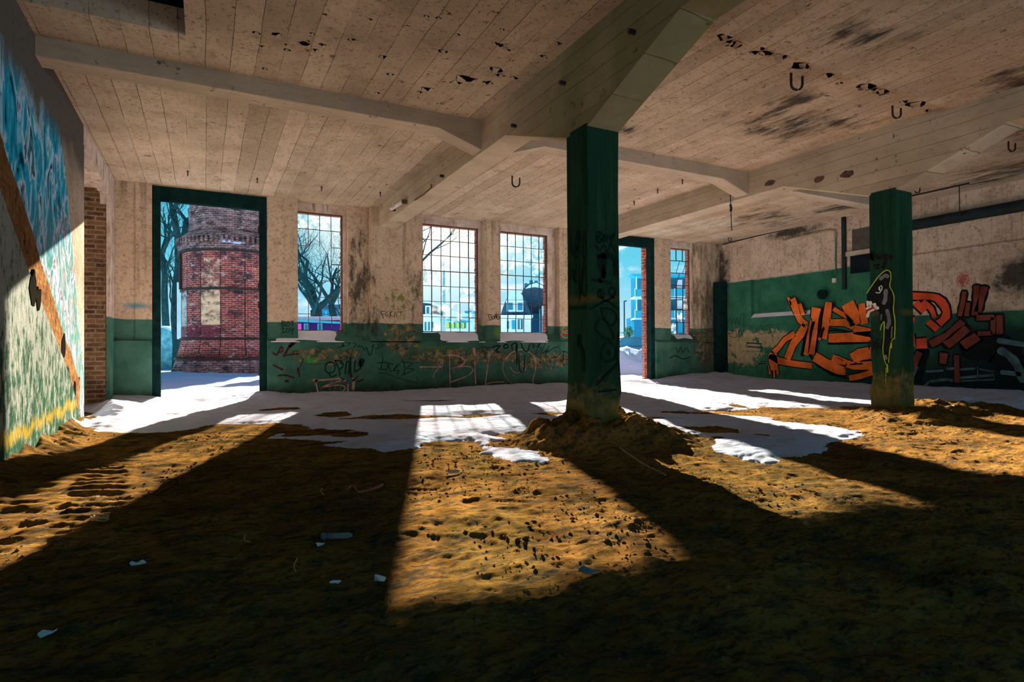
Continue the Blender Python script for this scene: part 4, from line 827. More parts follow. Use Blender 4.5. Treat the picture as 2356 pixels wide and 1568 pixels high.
def grid_mesh(name, XX, YY, ZZ, mat, keep=None):
    ny, nx = XX.shape; co = np.stack([XX, YY, ZZ], -1).reshape(-1, 3)
    i = np.arange(nx*ny).reshape(ny, nx); q = np.stack([i[:-1, :-1], i[:-1, 1:], i[1:, 1:], i[1:, :-1]], -1).reshape(-1, 4)
    if keep is not None:
        kq = (keep[:-1, :-1] | keep[:-1, 1:] | keep[1:, 1:] | keep[1:, :-1]).reshape(-1); q = q[kq]
        used = np.unique(q); mp = np.full(nx*ny, -1); mp[used] = np.arange(len(used)); co = co[used]; q = mp[q]
    me = bpy.data.meshes.new(name); me.vertices.add(len(co)); me.vertices.foreach_set('co', co.ravel()); me.loops.add(len(q)*4); me.loops.foreach_set('vertex_index', q.ravel().astype(np.int32))
    me.polygons.add(len(q)); me.polygons.foreach_set('loop_start', np.arange(0, len(q)*4, 4, dtype=np.int32)); me.polygons.foreach_set('use_smooth', np.ones(len(q), bool))
    me.materials.append(mat); me.update(calc_edges=True); o = bpy.data.objects.new(name, me); C.objects.link(o); return o
floor = tag(grid_mesh('floor', XX, YY, ZZ, M['sand']), 'sandy dirt floor with footprints and tyre treads', kind='structure')
ms = snowmask(XX, YY)
thick = np.clip(ms*.16, -.05, .035)
wall_bank = .12*np.clip((YY-11.75)/.5, 0, 1)*(.25+.9*np.clip(fbm(XX, YY*0+3, .9, 3, 101)+.35, 0, 1))+.14*np.exp(-((XX-12.2)/1.0)**2-((YY-11.9)/.8)**2)+.10*np.clip((XX-12.5)/.5, 0, 1)+.18*np.exp(-((XX+1.3)/.35)**2-((YY-10.2)/1.4)**2)
ZS_ = ZZ*.6+thick+wall_bank*np.clip(ms*3, 0, 1)+.012*np.clip(ms*4, 0, 1)*fbm(XX, YY*1.6, 5., 4, 111, .6)+.03*np.clip(ms*4, 0, 1)*np.clip(1-np.abs(XX-.3)/1.6, 0, 1)*np.clip((YY-8)/2, 0, 1)*fbm(XX, YY, 4.5, 4, 121, .6)
ZS_ = np.where(ms > 0, np.maximum(ZS_, ZZ+.004), ZZ+np.minimum(thick, -.004))
tag(grid_mesh('snow_cover', XX, YY, ZS_, M['snow_in'], ms > -.12), 'trodden snow blown in along the window wall', 'snow', kind='stuff')
bm = bmesh.new(); box(bm, -1.7, -2.2, -.3, 13.3, .62, -.02); tag(obj('floor_rear', bm, M['sand']), 'dirt floor of the rear part of the hall', kind='structure')

# outside ground
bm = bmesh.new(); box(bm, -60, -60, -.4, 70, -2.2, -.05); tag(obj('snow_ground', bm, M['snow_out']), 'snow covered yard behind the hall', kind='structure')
ax = axis_pts(-45, 75, lambda v: .25 if 5 < v < 18 else (.35 if -8 < v < 26 else 2.5)); ay = axis_pts(12.7, 130, lambda v: .12 if v < 18 else (.35 if v < 32 else 3.))
GX, GY = np.meshgrid(ax, ay)
GZ = -.05+.10*fbm(GX, GY, .35, 4, 131)+.07*fbm(GX, GY, 1.6, 4, 141, .6)
heap = np.clip(1-np.hypot((GX-15.9)/4.5, (GY-21.)/3.0), 0, 1); GZ += np.minimum(.95, heap*1.6)*(1+.55*fbm(GX, GY, 1.4, 4, 151, .6))*.95
heap = np.clip(1-np.hypot((GX-.6)/4.5, (GY-31)/3.), 0, 1); GZ += heap*.2
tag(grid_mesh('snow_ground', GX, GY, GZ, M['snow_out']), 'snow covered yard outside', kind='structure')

# ------------------------------------------------------------------ outside: brick tower
tc = at(541, 800, 'F', 28.5); K = 28.5/FPX
tow = tag(empty('brick_tower', (tc.x, tc.y, 0)), 'round red brick tower base with sooty upper drum, outside the left doorway', 'tower')
zt = lambda py: at(541, py, 'F', 28.5-2.4).z
def ring(name, prof, mat, label=None, seg=64):
    bm = bmesh.new(); lathe(bm, prof, seg); o_ = obj(name, bm, mat, tow); 
    for p_ in o_.data.polygons: p_.use_smooth = len(p_.vertices) == 4
    if label: o_['label'] = label
    return o_
ring('footing', [(2.75, -.4), (2.70, .02), (2.52, zt(830)), (2.50, zt(826))], M['towdark'], 'dark footing')
ring('shaft', [(2.50, zt(826)), (2.36, zt(800)), (2.28, zt(780)), (2.28, zt(575)), (2.34, zt(573))], M['towbrick'], 'red and cream panelled brick shaft')
ring('corbel_ring', [(2.34, zt(573)), (2.42, zt(566)), (2.42, zt(556)), (2.36, zt(554)), (2.36, zt(538)), (2.20, zt(528)), (2.05, zt(522))], M['towdark'], 'stepped corbel ring')
ring('upper_drum', [(2.03, zt(524)), (1.94, zt(500)), (1.98, zt(480)), (2.00, zt(462)), (1.93, zt(458)), (1.93, zt(430)), (1.85, zt(425)), (1.80, zt(330)), (1.95, zt(320)), (1.95, zt(300))], M['towdark'], 'sooty upper drum')
for py, rr in ((662, 2.31), (778, 2.33), (572, 2.40), (826, 2.56)):
    bm = bmesh.new(); z0 = zt(py)
    lathe(bm, [(rr-.06, z0-.045), (rr+.02, z0-.045), (rr+.02, z0+.045), (rr-.06, z0+.045)], 64); obj('iron_band', bm, M['iron'], tow)
for k in range(64):                                                  # dentil course under the corbel
    pass
bm = bmesh.new()
for k in range(72):
    a = 2*math.pi*k/72; c_, s_ = math.cos(a), math.sin(a); r0, r1, hw = 2.34, 2.50, .05
    pts = [(r0*c_-hw*s_, r0*s_+hw*c_), (r0*c_+hw*s_, r0*s_-hw*c_), (r1*c_+hw*s_, r1*s_-hw*c_), (r1*c_-hw*s_, r1*s_+hw*c_)]
    prism(bm, pts, 'Z', zt(554), zt(540))
obj('dentil_course', bm, M['towdark'], tow)
def on_tow(px, r):                                                   # angle of a tower point from its photo column
    s_ = max(-.999, min(.999, (px-541)/(r/K))); return math.asin(s_)
def tow_dir(a): d_ = Vector((_R[0], _R[1], 0)).normalized()*math.sin(a)-Vector((_f[0], _f[1], 0)).normalized()*math.cos(a); return d_
a = on_tow(459, 2.3); dd = tow_dir(a); bm = bmesh.new(); tube(bm, [dd*2.36+Vector((0, 0, zt(660))), dd*2.36+Vector((0, 0, zt(575)))], .06, 8); obj('drain_pipe', bm, M['iron'], tow)
a = on_tow(440, 2.3); dd = tow_dir(a); bm = bmesh.new(); tube(bm, [dd*2.25+Vector((0, 0, zt(777))), dd*2.25+Vector((0, 0, zt(640)))], .24, 6); obj('stone_pilaster', bm, M['fwhite'], tow)['label'] = 'pale stone pilaster'
for px, py in ((575, 553), (592, 556)):
    a = on_tow(px, 2.3); dd = tow_dir(a); bm = bmesh.new(); bmesh.ops.create_icosphere(bm, subdivisions=2, radius=1); bmesh.ops.scale(bm, vec=(.42, .25, .12), verts=bm.verts); bmesh.ops.translate(bm, vec=dd*2.2+Vector((0, 0, zt(py)+.02)), verts=bm.verts)
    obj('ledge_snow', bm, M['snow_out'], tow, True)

# ------------------------------------------------------------------ trees
def branch(bm, p, d, L, r, depth, rg, spread=.55, curl=.22, up=.12, seg=5, kids=3):
    pts = [p.copy()]; rs = [r]; n_ = 4 if depth > 1 else 3; q = p.copy(); dd = d.copy()
    for i in range(n_):
        dd = (dd+Vector((rg.uniform(-1, 1), rg.uniform(-1, 1), rg.uniform(-.6, 1)))*curl+Vector((0, 0, up))).normalized()
        q = q+dd*(L/n_); pts.append(q.copy()); rs.append(r*(1-.55*(i+1)/n_))
    tube(bm, pts, rs, seg if depth > 2 else 3, cap=False)
    if depth <= 0: return
    for k_ in range(kids+(1 if depth > 3 else 0)):
        i = rg.randint(1, n_); t = pts[i]
        ax_ = Vector((rg.uniform(-1, 1), rg.uniform(-1, 1), rg.uniform(-.3, .9))).normalized()
        nd = (dd*(1-spread)+ax_*spread).normalized(); branch(bm, t, nd, L*rg.uniform(.55, .82), max(.006, rs[i]*rg.uniform(.5, .75)), depth-1, rg, spread, curl, up, seg, kids)
def tree(px, t, trunk_h, r, depth, seed, label, L0, spread=.6, curl=.25, group=None, limbs=4, lean=0., kids=3, lim_r=.6):
    rg = random.Random(seed); b = at(px, 800, 'F', t); root = tag(empty('bare_tree', (b.x, b.y, -.1)), label, 'tree', group)
    bm = bmesh.new(); pts = [Vector((rg.uniform(-.05, .05)*i+lean*i/6, rg.uniform(-.05, .05)*i, trunk_h*i/6)) for i in range(7)]
    tube(bm, pts, [r*(1.25-.5*i/6) for i in range(7)], 9); obj('trunk', bm, M['bark'], root, True)
    bm = bmesh.new()
    for k_ in range(limbs):
        a = 2*math.pi*k_/limbs+rg.uniform(-.5, .5); i = 6 if k_ < 3 else rg.randint(2, 5)
        branch(bm, pts[i], Vector((math.cos(a)*.75, math.sin(a)*.75, rg.uniform(.5, 1.1))).normalized(), L0*rg.uniform(.8, 1.15), r*lim_r*(.85 if i == 6 else .45), depth, rg, spread, curl, .10, 6, kids)
    obj('branches', bm, M['bark'], root); return root
tree(722, 50, 4.6, .62, 6, 3, 'gnarled bare tree filling the leftmost window', 4.1, .60, .42, limbs=5, kids=2, lim_r=.62)
tree(768, 53, 5.2, .38, 4, 8, 'thinner bare tree right of the gnarled one', 3.8, .6, .35, limbs=4, kids=2)
tree(408, 33, 9.0, .22, 4, 12, 'tall dark trunk standing left of the tower, nearer to it', 2.4, .6, .3, limbs=8, kids=2)
tree(425, 38, 9.5, .24, 4, 15, 'second tall dark trunk half behind the tower edge', 2.6, .6, .28, limbs=7, kids=2)
tree(383, 36, 7.0, .20, 4, 19, 'slim bare tree by the left door post', 2.8, .65, .3, limbs=8, kids=2)
if 0: tree(395, 48, 8.0, .24, 4, 23, 'bare tree farthest behind the tower', 3.6, .65, .3, limbs=7, kids=2)
tree(948, 33, 8.2, .28, 4, 31, 'bare tree hidden behind the pier, its crown shading the windows', 3.4, .55, .3, limbs=8)

# ------------------------------------------------------------------ far buildings
class Far:
    def __init__(s, name, px, t, label, cat):
        s.t = t; b = at(px, 800, 'F', t); s.b = b; s.root = tag(empty(name, (b.x, b.y, 0), -YAW), label, cat)
    def c(s, px, py, dt=0):
        q = at(px, py, 'F', s.t+dt); return (q-s.b).dot(Vector((math.cos(YAW), -math.sin(YAW), 0))), q.z
    def box(s, name, px0, py0, px1, py1, y0, y1, mat, parent=None, label=None):
        x0, z1 = s.c(px0, py0); x1, z0 = s.c(px1, py1); bm = bmesh.new(); box(bm, x0, y0, z0, x1, y1, z1); o_ = obj(name, bm, M[mat], parent or s.root)
        if label: o_['label'] = label
        return o_
    def poly(s, name, pts, y0, y1, mat):
        bm = bmesh.new(); prism(bm, [s.c(*q) for q in pts], 'Y', y0, y1); return obj(name, bm, M[mat], s.root)
f = Far('mansard_house', 985, 62, 'small house with dark mansard roof at the left of the sunlit window', 'house')
f.box('wall', 950, 728, 1004, 850, 0, 8, 'fcream'); f.poly('roof', [(952, 726), (1006, 726), (1000, 704), (990, 698), (950, 694)], .2, 8, 'froof'); f.box('eaves', 950, 723, 1008, 729, -.4, 8, 'fwhite2')
f.poly('roof_cap', [(950, 700), (998, 700), (992, 691), (950, 688)], .3, 7, 'fwhite2')
f.box('dormer', 979, 703, 991, 722, -.2, 1, 'fwhite2'); f.box('dormer_window', 982, 706, 988, 721, -.25, 0, 'fwin')
for a in (977, 985, 993): f.box('window', a, 740, a+4, 760, -.06, .1, 'fwin')
f = Far('school_building', 1050, 75, 'long modern white building with lime coloured blinds', 'building')
f.box('wall', 1000, 733, 1106, 830, 0, 10, 'fwhite'); f.box('upper_storey', 1003, 706, 1020, 735, 2, 10, 'fwhite2'); f.box('stair_block', 1028, 712, 1046, 736, 2, 10, 'fwhite2'); f.box('upper_storey', 1058, 716, 1106, 736, 3, 12, 'fwhite2'); f.box('roof_slab', 1066, 712, 1106, 717, 2, 12, 'fteal')
f.poly('roof_edge', [(1004, 732), (1080, 739), (1080, 742), (1004, 736)], -.3, .3, 'fteal')
for k_, (a, b_) in enumerate(((1004, 1014), (1027, 1037), (1039, 1048), (1050, 1060), (1062, 1072))):
    w_ = f.box('window', a, 741, b_, 755, -.08, .1, 'fwin'); f.box('blind', a+1, 742, a+(b_-a)*.6, 754, -.12, -.08, 'fgreen', w_)
f.box('window', 1092, 752, 1096, 758, -.05, .1, 'froof')
f = Far('storage_block', 1170, 80, 'pale low block between the house and the villa', 'building'); f.box('wall', 1085, 728, 1158, 800, 0, 6, 'fwhite2'); f.box('cornice', 1085, 725, 1158, 729, -.2, 6, 'fteal')
# domed villa
f = Far('domed_villa', 1200, 52, 'villa with a rounded gable and a dark domed roof', 'house')
f.box('wall', 1152, 728, 1222, 840, 0, 7, 'fcream'); f.poly('roof', [(1150, 728), (1224, 726), (1214, 700), (1210, 684), (1200, 672), (1186, 668), (1172, 675), (1163, 690), (1157, 705)], .6, 7, 'froof')
f.poly('gable', [(1166, 716), (1204, 716), (1204, 692), (1202, 680), (1195, 671), (1185, 667), (1175, 671), (1168, 681), (1166, 692)], -.3, .7, 'fwhite')
f.box('window', 1170, 697, 1180, 713, -.38, -.2, 'fwin'); f.box('window', 1191, 697, 1202, 714, -.38, -.2, 'fwin'); f.box('gable_cornice', 1164, 692, 1206, 695, -.45, 0, 'fwhite2')
f.box('window', 1191, 734, 1203, 757, -.08, .1, 'fwin'); f.box('window', 1166, 738, 1171, 756, -.08, .1, 'fwin'); f.box('shutter', 1177, 736, 1186, 757, -.08, .1, 'fteal')
f.box('mullion', 1196, 735, 1198, 756, -.14, -.08, 'fwhite2'); f.box('cornice', 1150, 725, 1226, 730, -.3, 7, 'fwhite2')
f2 = Far('domed_hall', 1235, 58, 'larger dark dome rising behind the villa', 'building')
f2.poly('dome', [(1196, 725), (1270, 725), (1270, 690), (1262, 668), (1250, 655), (1234, 648), (1216, 652), (1204, 664), (1198, 680)], 0, 9, 'froof'); f2.poly('dome_snow', [(1208, 664), (1218, 655), (1234, 650), (1248, 656), (1256, 666), (1244, 662), (1230, 660)], -.1, 6, 'fwhite2')
f2.box('wall', 1214, 722, 1275, 850, -.5, 9, 'fblue'); f2.box('side_wall', 1245, 706, 1275, 800, -1.5, 4, 'fwhite'); f2.box('gate', 1247, 728, 1255, 765, -1.6, -1.4, 'fmaroon'); f2.box('pilaster', 1215, 720, 1219, 765, -.8, -.4, 'fwhite2'); f2.box('pilaster', 1238, 714, 1241, 765, -1.6, -1.2, 'fwhite2')
for a, b_ in ((1207, 652), (1219, 645), (1231, 646)): f2.box('chimney', a, b_-4, a+8, b_+18, 1, 2.5, 'fteal')
# street lamp mast
f = Far('street_lamp', 1022, 40, 'tall pale mast seen through the sunlit window', 'lamp post')
bm = bmesh.new(); x0, z0 = f.c(1022, 588); tube(bm, [(0, 0, -.2), (0, 0, f.c(1022, 650)[1]), (0, 0, z0)], [.10, .085, .05], 10); obj('mast', bm, M['pole'], f.root)
# indigo barrack
f = Far('indigo_shed', 735, 24, 'long indigo shed with turquoise roof edge below the bare tree', 'shed')
f.box('wall', 640, 741, 860, 800, 0, 4, 'fpurple'); f.poly('roof_edge', [(640, 733), (860, 744), (860, 748), (640, 738)], -.3, 4.2, 'fcyan'); f.box('door', 683, 744, 694, 800, -.06, 0, 'fmag')
for a in (700, 731): w_ = f.box('window', a, 744, a+11, 760, -.06, .02, 'fcyan'); f.box('pane', a+3, 746, a+9, 758, -.08, -.06, 'fwin', w_)
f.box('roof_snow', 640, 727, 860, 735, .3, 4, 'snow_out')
f = Far('dark_house', 770, 60, 'dark teal house behind the bare tree', 'house'); f.box('wall', 738, 712, 850, 850, 0, 7, 'fblue'); f.poly('roof', [(736, 712), (852, 712), (840, 700), (745, 700)], 0, 7, 'froof')
for a in (748, 779, 800): f.box('window', a, 715, a+5, 727, -.06, .1, 'fteal')
# garden wall
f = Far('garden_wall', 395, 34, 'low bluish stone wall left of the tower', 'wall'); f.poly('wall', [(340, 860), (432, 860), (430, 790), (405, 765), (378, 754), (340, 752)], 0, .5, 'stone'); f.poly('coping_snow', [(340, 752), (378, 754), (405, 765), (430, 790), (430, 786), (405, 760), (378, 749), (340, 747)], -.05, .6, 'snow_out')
# flats with balconies
f = Far('balcony_flats', 1500, 45, 'blue block of flats with glazed balconies', 'building')
f.box('wall', 1470, 627, 1640, 810, 1, 3, 'fblue'); f.box('lower_wall', 1459, 728, 1640, 810, 0, 3, 'fblue'); f.poly('roof_canopy', [(1449, 632), (1640, 629), (1640, 634), (1458, 637)], -.6, .9, 'fteal')
for py in (664, 713):
    s_ = f.box('balcony_slab', 1458, py+18, 1640, py+21, -.4, 1.2, 'fwhite'); f.box('balcony_glass', 1458, py+2, 1640, py+18, -.4, -.35, 'fteal')
    for k_ in range(6): f.box('balustrade_post', 1458+30*k_, py, 1459.2+30*k_, py+18, -.45, -.38, 'fwhite')
for k_ in range(3): f.box('balcony_column', 1463+60*k_, 637, 1465+60*k_, 728, -.2, 0, 'fwhite')
for py in (640, 688): 
    for px in (1546, 1566, 1590): f.box('window', px, py, px+12, py+20, .9, 1.02, 'fwhite2' if px == 1566 else 'fwin')
for px in (1545, 1560, 1575): f.box('window', px, 740, px+10, 764, -.06, .05, 'fteal')
f = Far('street_lamp', 1437, 42, 'thin dark street lamp left of the blue flats', 'lamp post'); z0 = f.c(1437, 692)[1]; x1 = f.c(1441, 692)[0]
bm = bmesh.new(); tube(bm, [(0, 0, -.2), (0, 0, z0)], [.07, .05], 8); obj('mast', bm, M['froof'], f.root); bm = bmesh.new(); tube(bm, [(0, 0, z0), (x1*1.2, 0, z0)], .05, 6); obj('lamp_head', bm, M['froof'], f.root)
# shrub
def leafball(name, px, py, t, r, seed, label, cat):
    rg = random.Random(seed); b = at(px, py, 'F', t); bm = bmesh.new()
    for k_ in range(420):
        d_ = Vector((rg.gauss(0, 1), rg.gauss(0, 1), rg.gauss(0, 1))).normalized()*r*rg.uniform(.5, 1)+Vector((0, 0, r)); s_ = r*.16
        q1 = Vector((rg.uniform(-1, 1), rg.uniform(-1, 1), rg.uniform(-1, 1)))*s_; q2 = Vector((rg.uniform(-1, 1), rg.uniform(-1, 1), rg.uniform(-1, 1)))*s_
        bm.faces.new([bm.verts.new(d_), bm.verts.new(d_+q1), bm.verts.new(d_+q1+q2), bm.verts.new(d_+q2)])
    root = tag(empty(name, (b.x, b.y, b.z)), label, cat); obj('foliage', bm, M['leaf'], root); bm = bmesh.new(); tube(bm, [(0, 0, -b.z), (0, 0, r)], .08, 6); obj('trunk', bm, M['bark'], root)
leafball('shrub', 1447, 777, 40, .38, 4, 'round green shrub beside the blue flats', 'shrub')
# fence
f = Far('fence', 1430, 41, 'turquoise mesh fence beyond the snow heap', 'fence')
for k_ in range(9): f.box('post', 1405+6*k_, 762, 1406+6*k_, 812, 0, .06, 'fcyan')
f.box('rail', 1405, 764, 1456, 765.4, 0, .05, 'fcyan'); f.box('rail', 1405, 780, 1456, 781.4, 0, .05, 'fcyan')
# car
b = at(1462, 800, 'F', 31); car = tag(empty('car', (b.x, b.y, .12), -YAW+.25), 'dark blue car parked behind the snow heap', 'car')
bm = bmesh.new(); prism(bm, [(-2.1, .25), (2.1, .25), (2.15, .70), (1.95, .88), (1.0, .95), (-1.5, .98), (-2.1, .85)], 'Y', -.85, .85); bmesh.ops.bevel(bm, geom=bm.edges[:], offset=.06, segments=2, affect='EDGES'); obj('body', bm, M['car'], car)
bm = bmesh.new(); prism(bm, [(-1.55, .95), (1.15, .95), (.45, 1.42), (-1.0, 1.45)], 'Y', -.74, .74); bmesh.ops.bevel(bm, geom=bm.edges[:], offset=.05, segments=2, affect='EDGES'); obj('cabin', bm, M['fwin'], car)
bm = bmesh.new(); prism(bm, [(-1.05, 1.43), (.5, 1.40), (.4, 1.46), (-.95, 1.49)], 'Y', -.70, .70); obj('roof', bm, M['car'], car)
for sx in (-1.35, 1.35):
    for sy in (-.80, .80): bm = bmesh.new(); tube(bm, [(sx, sy-.1, .30), (sx, sy+.1, .30)], .31, 20); obj('wheel', bm, M['iron'], car)

# ------------------------------------------------------------------ ceiling fittings
def hook(px, py, label, zc=H, s=1.):
    q = at(px, py, 'Z', zc); bm = bmesh.new(); k = .05*s
    pts = [(-k, 0, .02), (-k, 0, -.10*s)]+[(-k*math.cos(t), 0, -.10*s-k*math.sin(t)) for t in (.5, 1.0, 1.57, 2.1, 2.6)]+[(k, 0, -.10*s), (k, 0, -.03*s)]
    tube(bm, pts, .011*s, 6); o_ = obj('ceiling_hook', bm, M['iron']); o_.location = q; o_.rotation_euler = (0, 0, -YAW); tag(o_, label, 'hook', 'bent iron hooks in the ceiling')
hook(1833, 168, 'bent iron hook nearest overhead, in the centre bay', s=1.25); hook(2063, 243, 'bent iron hook beside the far beam', s=1.05); hook(1187, 404, 'bent iron hook behind the near beam', s=1.3)
hook(2110, 425, 'bent iron hook right of the far column'); hook(2328, 325, 'bent iron hook in the dark right bay')
for px, py, lb in ((592, 409, 'small bolt in the ceiling above the tower doorway, right one'), (432, 392, 'small bolt in the ceiling above the tower doorway, left one'), (740, 428, 'small bolt in the ceiling over the leftmost window'), (875, 441, 'small bolt in the ceiling left of the near beam'), (1513, 434, 'bolt hanging from the ceiling right of the near column'), (1570, 412, 'bolt hanging under the middle cross beam'), (1459, 462, 'thin wire end hanging right of the near column')):
    q = at(px, py, 'Z', H); bm = bmesh.new(); tube(bm, [(0, 0, .02), (0, 0, -.09)], .011, 6); tube(bm, [(-.02, 0, -.02), (.02, 0, -.02)], .008, 5); o_ = obj('ceiling_bolt', bm, M['rust']); o_.location = q; tag(o_, lb, 'bolt', 'bolts in the ceiling')
q = at(1682, 452, 'X', 8.25); r = tag(empty('hanging_rod', (q.x-.02, q.y, q.z)), 'thin iron rod hanging from the far beam end', 'rod'); zz = at(1686, 530, 'X', 8.25).z-q.z
bm = bmesh.new(); tube(bm, [(0, 0, .04), (.01, 0, -.2), (.03, 0, zz)], .008, 6); obj('rod', bm, M['iron'], r); bm = bmesh.new(); tube(bm, [(.0, 0, -.14), (.02, 0, -.20), (.01, 0, -.26)], .022, 6); obj('turnbuckle', bm, M['iron'], r)
q = at(1679, 548, 'Y', 11.5); bm = bmesh.new(); bm_pts = [(.055*math.cos(t), 0, .055*math.sin(t)-.03) for t in [2*math.pi*k/16 for k in range(17)]]; tube(bm, bm_pts, .012, 6); tube(bm, [(0, 0, .02), (0, 0, H-q.z)], .012, 6); o_ = obj('ring_hook', bm, M['iron']); o_.location = q; tag(o_, 'round iron ring hanging near the back right corner', 'hook')
# fluorescent tube and conduit on the near beam
r = tag(empty('tube_lamp', (0, 0, 0)), 'old fluorescent tube lamp on the side of the near beam', 'lamp')
qa, qb = at(905, 481, 'X', 3.2), at(932, 464, 'X', 3.2)
bm = bmesh.new(); tube(bm, [(3.16, qa.y, qa.z), (3.16, qb.y, qb.z)], .035, 10); obj('tube', bm, M['tube'], r)
for q in (qa, qb): bm = bmesh.new(); box(bm, 3.14, q.y-.015, q.z-.035, 3.25, q.y+.015, q.z+.035); obj('holder', bm, M['rust'], r)
bm = bmesh.new(); pts = [at(a, b, 'X', 3.22) for a, b in ((955, 460), (975, 447), (992, 432), (992, 424))]; tube(bm, pts, .012, 6); tag(obj('conduit', bm, M['rust']), 'short conduit on the near beam beside the tube lamp', 'conduit')
for a, b in ((1100, 333), (1100, 345)): pass
# rusty bracket where the cross beam meets the near beam, bolts on beams
for px, py, X0, lb in ((1187, 290, 3.24, 'protruding bolt on the near beam beside its column'), (1300, 192, 3.24, 'protruding bolt higher up on the near beam'), (1460, 75, 3.24, 'protruding bolt near the top of the frame on the near beam'), (1021, 405, 3.24, 'small iron cleat on the near beam past the cross beam')):
    q = at(px, py, 'X', X0); bm = bmesh.new(); tube(bm, [(X0+.01, q.y, q.z), (X0-.06, q.y, q.z)], .022, 8); tag(obj('beam_bolt', bm, M['iron']), lb, 'bolt', 'bolts on the beams')
for px, py, lb in ((1772, 420, 'rusty hole with bolt low on the far beam'), (1885, 412, 'rusty broken patch on the far beam, left one'), (1950, 400, 'rusty broken patch on the far beam, right one')):
    q = at(px, py, 'X', 8.27); bm = bmesh.new()
    pts = [(q.y+.10*math.cos(t)*rnd.uniform(.7, 1.2), q.z+.05*math.sin(t)*rnd.uniform(.7, 1.3)) for t in [k*math.pi/5 for k in range(10)]]; prism(bm, pts, 'X', 8.262, 8.28); obj('spalled_patch', bm, M['rust'], b2)
# slanting steel rail behind the far column
qa, qb = at(1830, 452, 'Y', 7.9), at(1994, 480, 'Y', 7.9)
bm = bmesh.new(); tube(bm, [qa, qb+(qb-qa)*.3], .03, 6); tag(obj('ceiling_rail', bm, M['iron']), 'dark steel rail under the ceiling left of the far column', 'rail')
qa, qb = at(2090, 452, 'Z', H-.04), at(2230, 421, 'Z', H-.04); bm = bmesh.new(); tube(bm, [qa, qb], .016, 6); q2 = at(2207, 425, 'Z', H-.04); tube(bm, [q2, q2-Vector((0, 0, .62))], .009, 6); tag(obj('ceiling_rail', bm, M['iron']), 'thin rail with hanging wire right of the far column', 'rail')

# lifted paint flakes with bare patches, overhead
FL = [(1070, 180, .13), (1055, 190, .08), (1143, 160, .08), (1150, 172, .06), (985, 205, .09), (965, 212, .05), (1020, 118, .05), (1160, 105, .06), (640, 80, .05), (700, 100, .06), (1182, 178, .05), (880, 130, .05), (1800, 95, .14), (1820, 110, .12), (1845, 122, .14), (1870, 132, .12), (1760, 110, .06), (1680, 97, .05), (1995, 200, .12), (2030, 210, .10), (2095, 240, .08), (1250, 130, .05), (1120, 190, .07), (1285, 100, .04)]
FL += [(1660+t*520+rnd.uniform(-14, 14), 84+t*178+rnd.uniform(-2, 16), rnd.uniform(.04, .12)) for t in [k/15 for k in range(16)]]
FL += [(rnd.uniform(560, 1250), rnd.uniform(30, 215), rnd.uniform(.02, .045)) for _ in range(26)]
for i, (px, py, s) in enumerate(FL):
    q = at(px, py, 'Z', H); bm = bmesh.new(); m_ = 9
    rim = [(s*math.cos(t)*rnd.uniform(.55, 1.25), s*.7*math.sin(t)*rnd.uniform(.55, 1.25)) for t in [2*math.pi*k/m_ for k in range(m_)]]
    prism(bm, [(q.x+a, q.y+b) for a, b in rim], 'Z', H-.003, H+.01); obj('bare_patch', bm, M['hole'], ceiling)
    for kk in range(2):
        bm = bmesh.new(); rows = []; a0 = rnd.uniform(0, 6.28); ss = s*rnd.uniform(.5, .9)
        for u in range(5):
            t = u/4; row = []
            for v in range(4):
                g = v/3-.5; jag = rnd.uniform(-.12, .12)
                row.append(bm.verts.new(((t+jag*.4)*ss, g*ss*1.3*(1-.4*t)+jag*ss*.3, -.004-ss*.55*t**1.7)))
            rows.append(row)
        for A, B in zip(rows, rows[1:]):
            for v in range(3): bm.faces.new((A[v], A[v+1], B[v+1], B[v]))
        rx = rim[(kk*4+i) % m_]
        o_ = obj('paint_flake', bm, M['flake'], ceiling); o_.location = (q.x+rx[0]*.9, q.y+rx[1]*.9, H); o_.rotation_euler = (0, 0, math.atan2(-rx[1], -rx[0])+rnd.uniform(-.5, .5))
        md = o_.modifiers.new('thickness', 'SOLIDIFY'); md.thickness = .003

# ------------------------------------------------------------------ litter on the dirt
def gz(x, y): return float(ground(np.array([[x]]), np.array([[y]]))[0, 0])
def onfloor(px, py):
    q = at(px, py, 'Z', 0)
    for _ in range(4): q = at(px, py, 'Z', gz(q.x, q.y))
    return q
q = onfloor(776, 1242); r = tag(empty('plastic_tube', (q.x, q.y, q.z+.02), -YAW+.03), 'cloudy grey plastic tube lying on the dirt in the left foreground', 'tube')
bm = bmesh.new(); tube(bm, [(-.055, 0, 0), (.055, 0, .002), (.062, 0, .002), (.07, 0, .002)], [.014, .014, .009, .008], 14); obj('body', bm, M['clear'], r, True); bm = bmesh.new(); tube(bm, [(-.075, .0, 0), (-.052, 0, 0)], .016, 14); obj('cap', bm, M['greyrub'], r, True)
def scrap(name, px, py, s, rz, mat, label, cat, el=.6):
    q = onfloor(px, py); bm = bmesh.new(); m_ = 6; rg = random.Random(px)
    top_ = [Vector((s*math.cos(t)*rg.uniform(.7, 1.2), s*el*math.sin(t)*rg.uniform(.7, 1.2), rg.uniform(.008, .026))) for t in [2*math.pi*k/m_ for k in range(m_)]]
    A = [bm.verts.new(v) for v in top_]; B = [bm.verts.new(v-Vector((0, 0, .006))) for v in top_]; bm.faces.new(A); bm.faces.new(B[::-1])
    for k in range(m_): bm.faces.new((A[k], B[k], B[(k+1) % m_], A[(k+1) % m_]))
    o_ = obj(name, bm, M[mat]); o_.location = (q.x, q.y, q.z+.002); o_.rotation_euler = (.25, .1, rz); tag(o_, label, cat, 'litter on the dirt floor'); return o_
scrap('plastic_scrap', 873, 1338, .032, -1.0, 'paper', 'white angular scrap on dark dirt left of the brightest light patch', 'scrap')
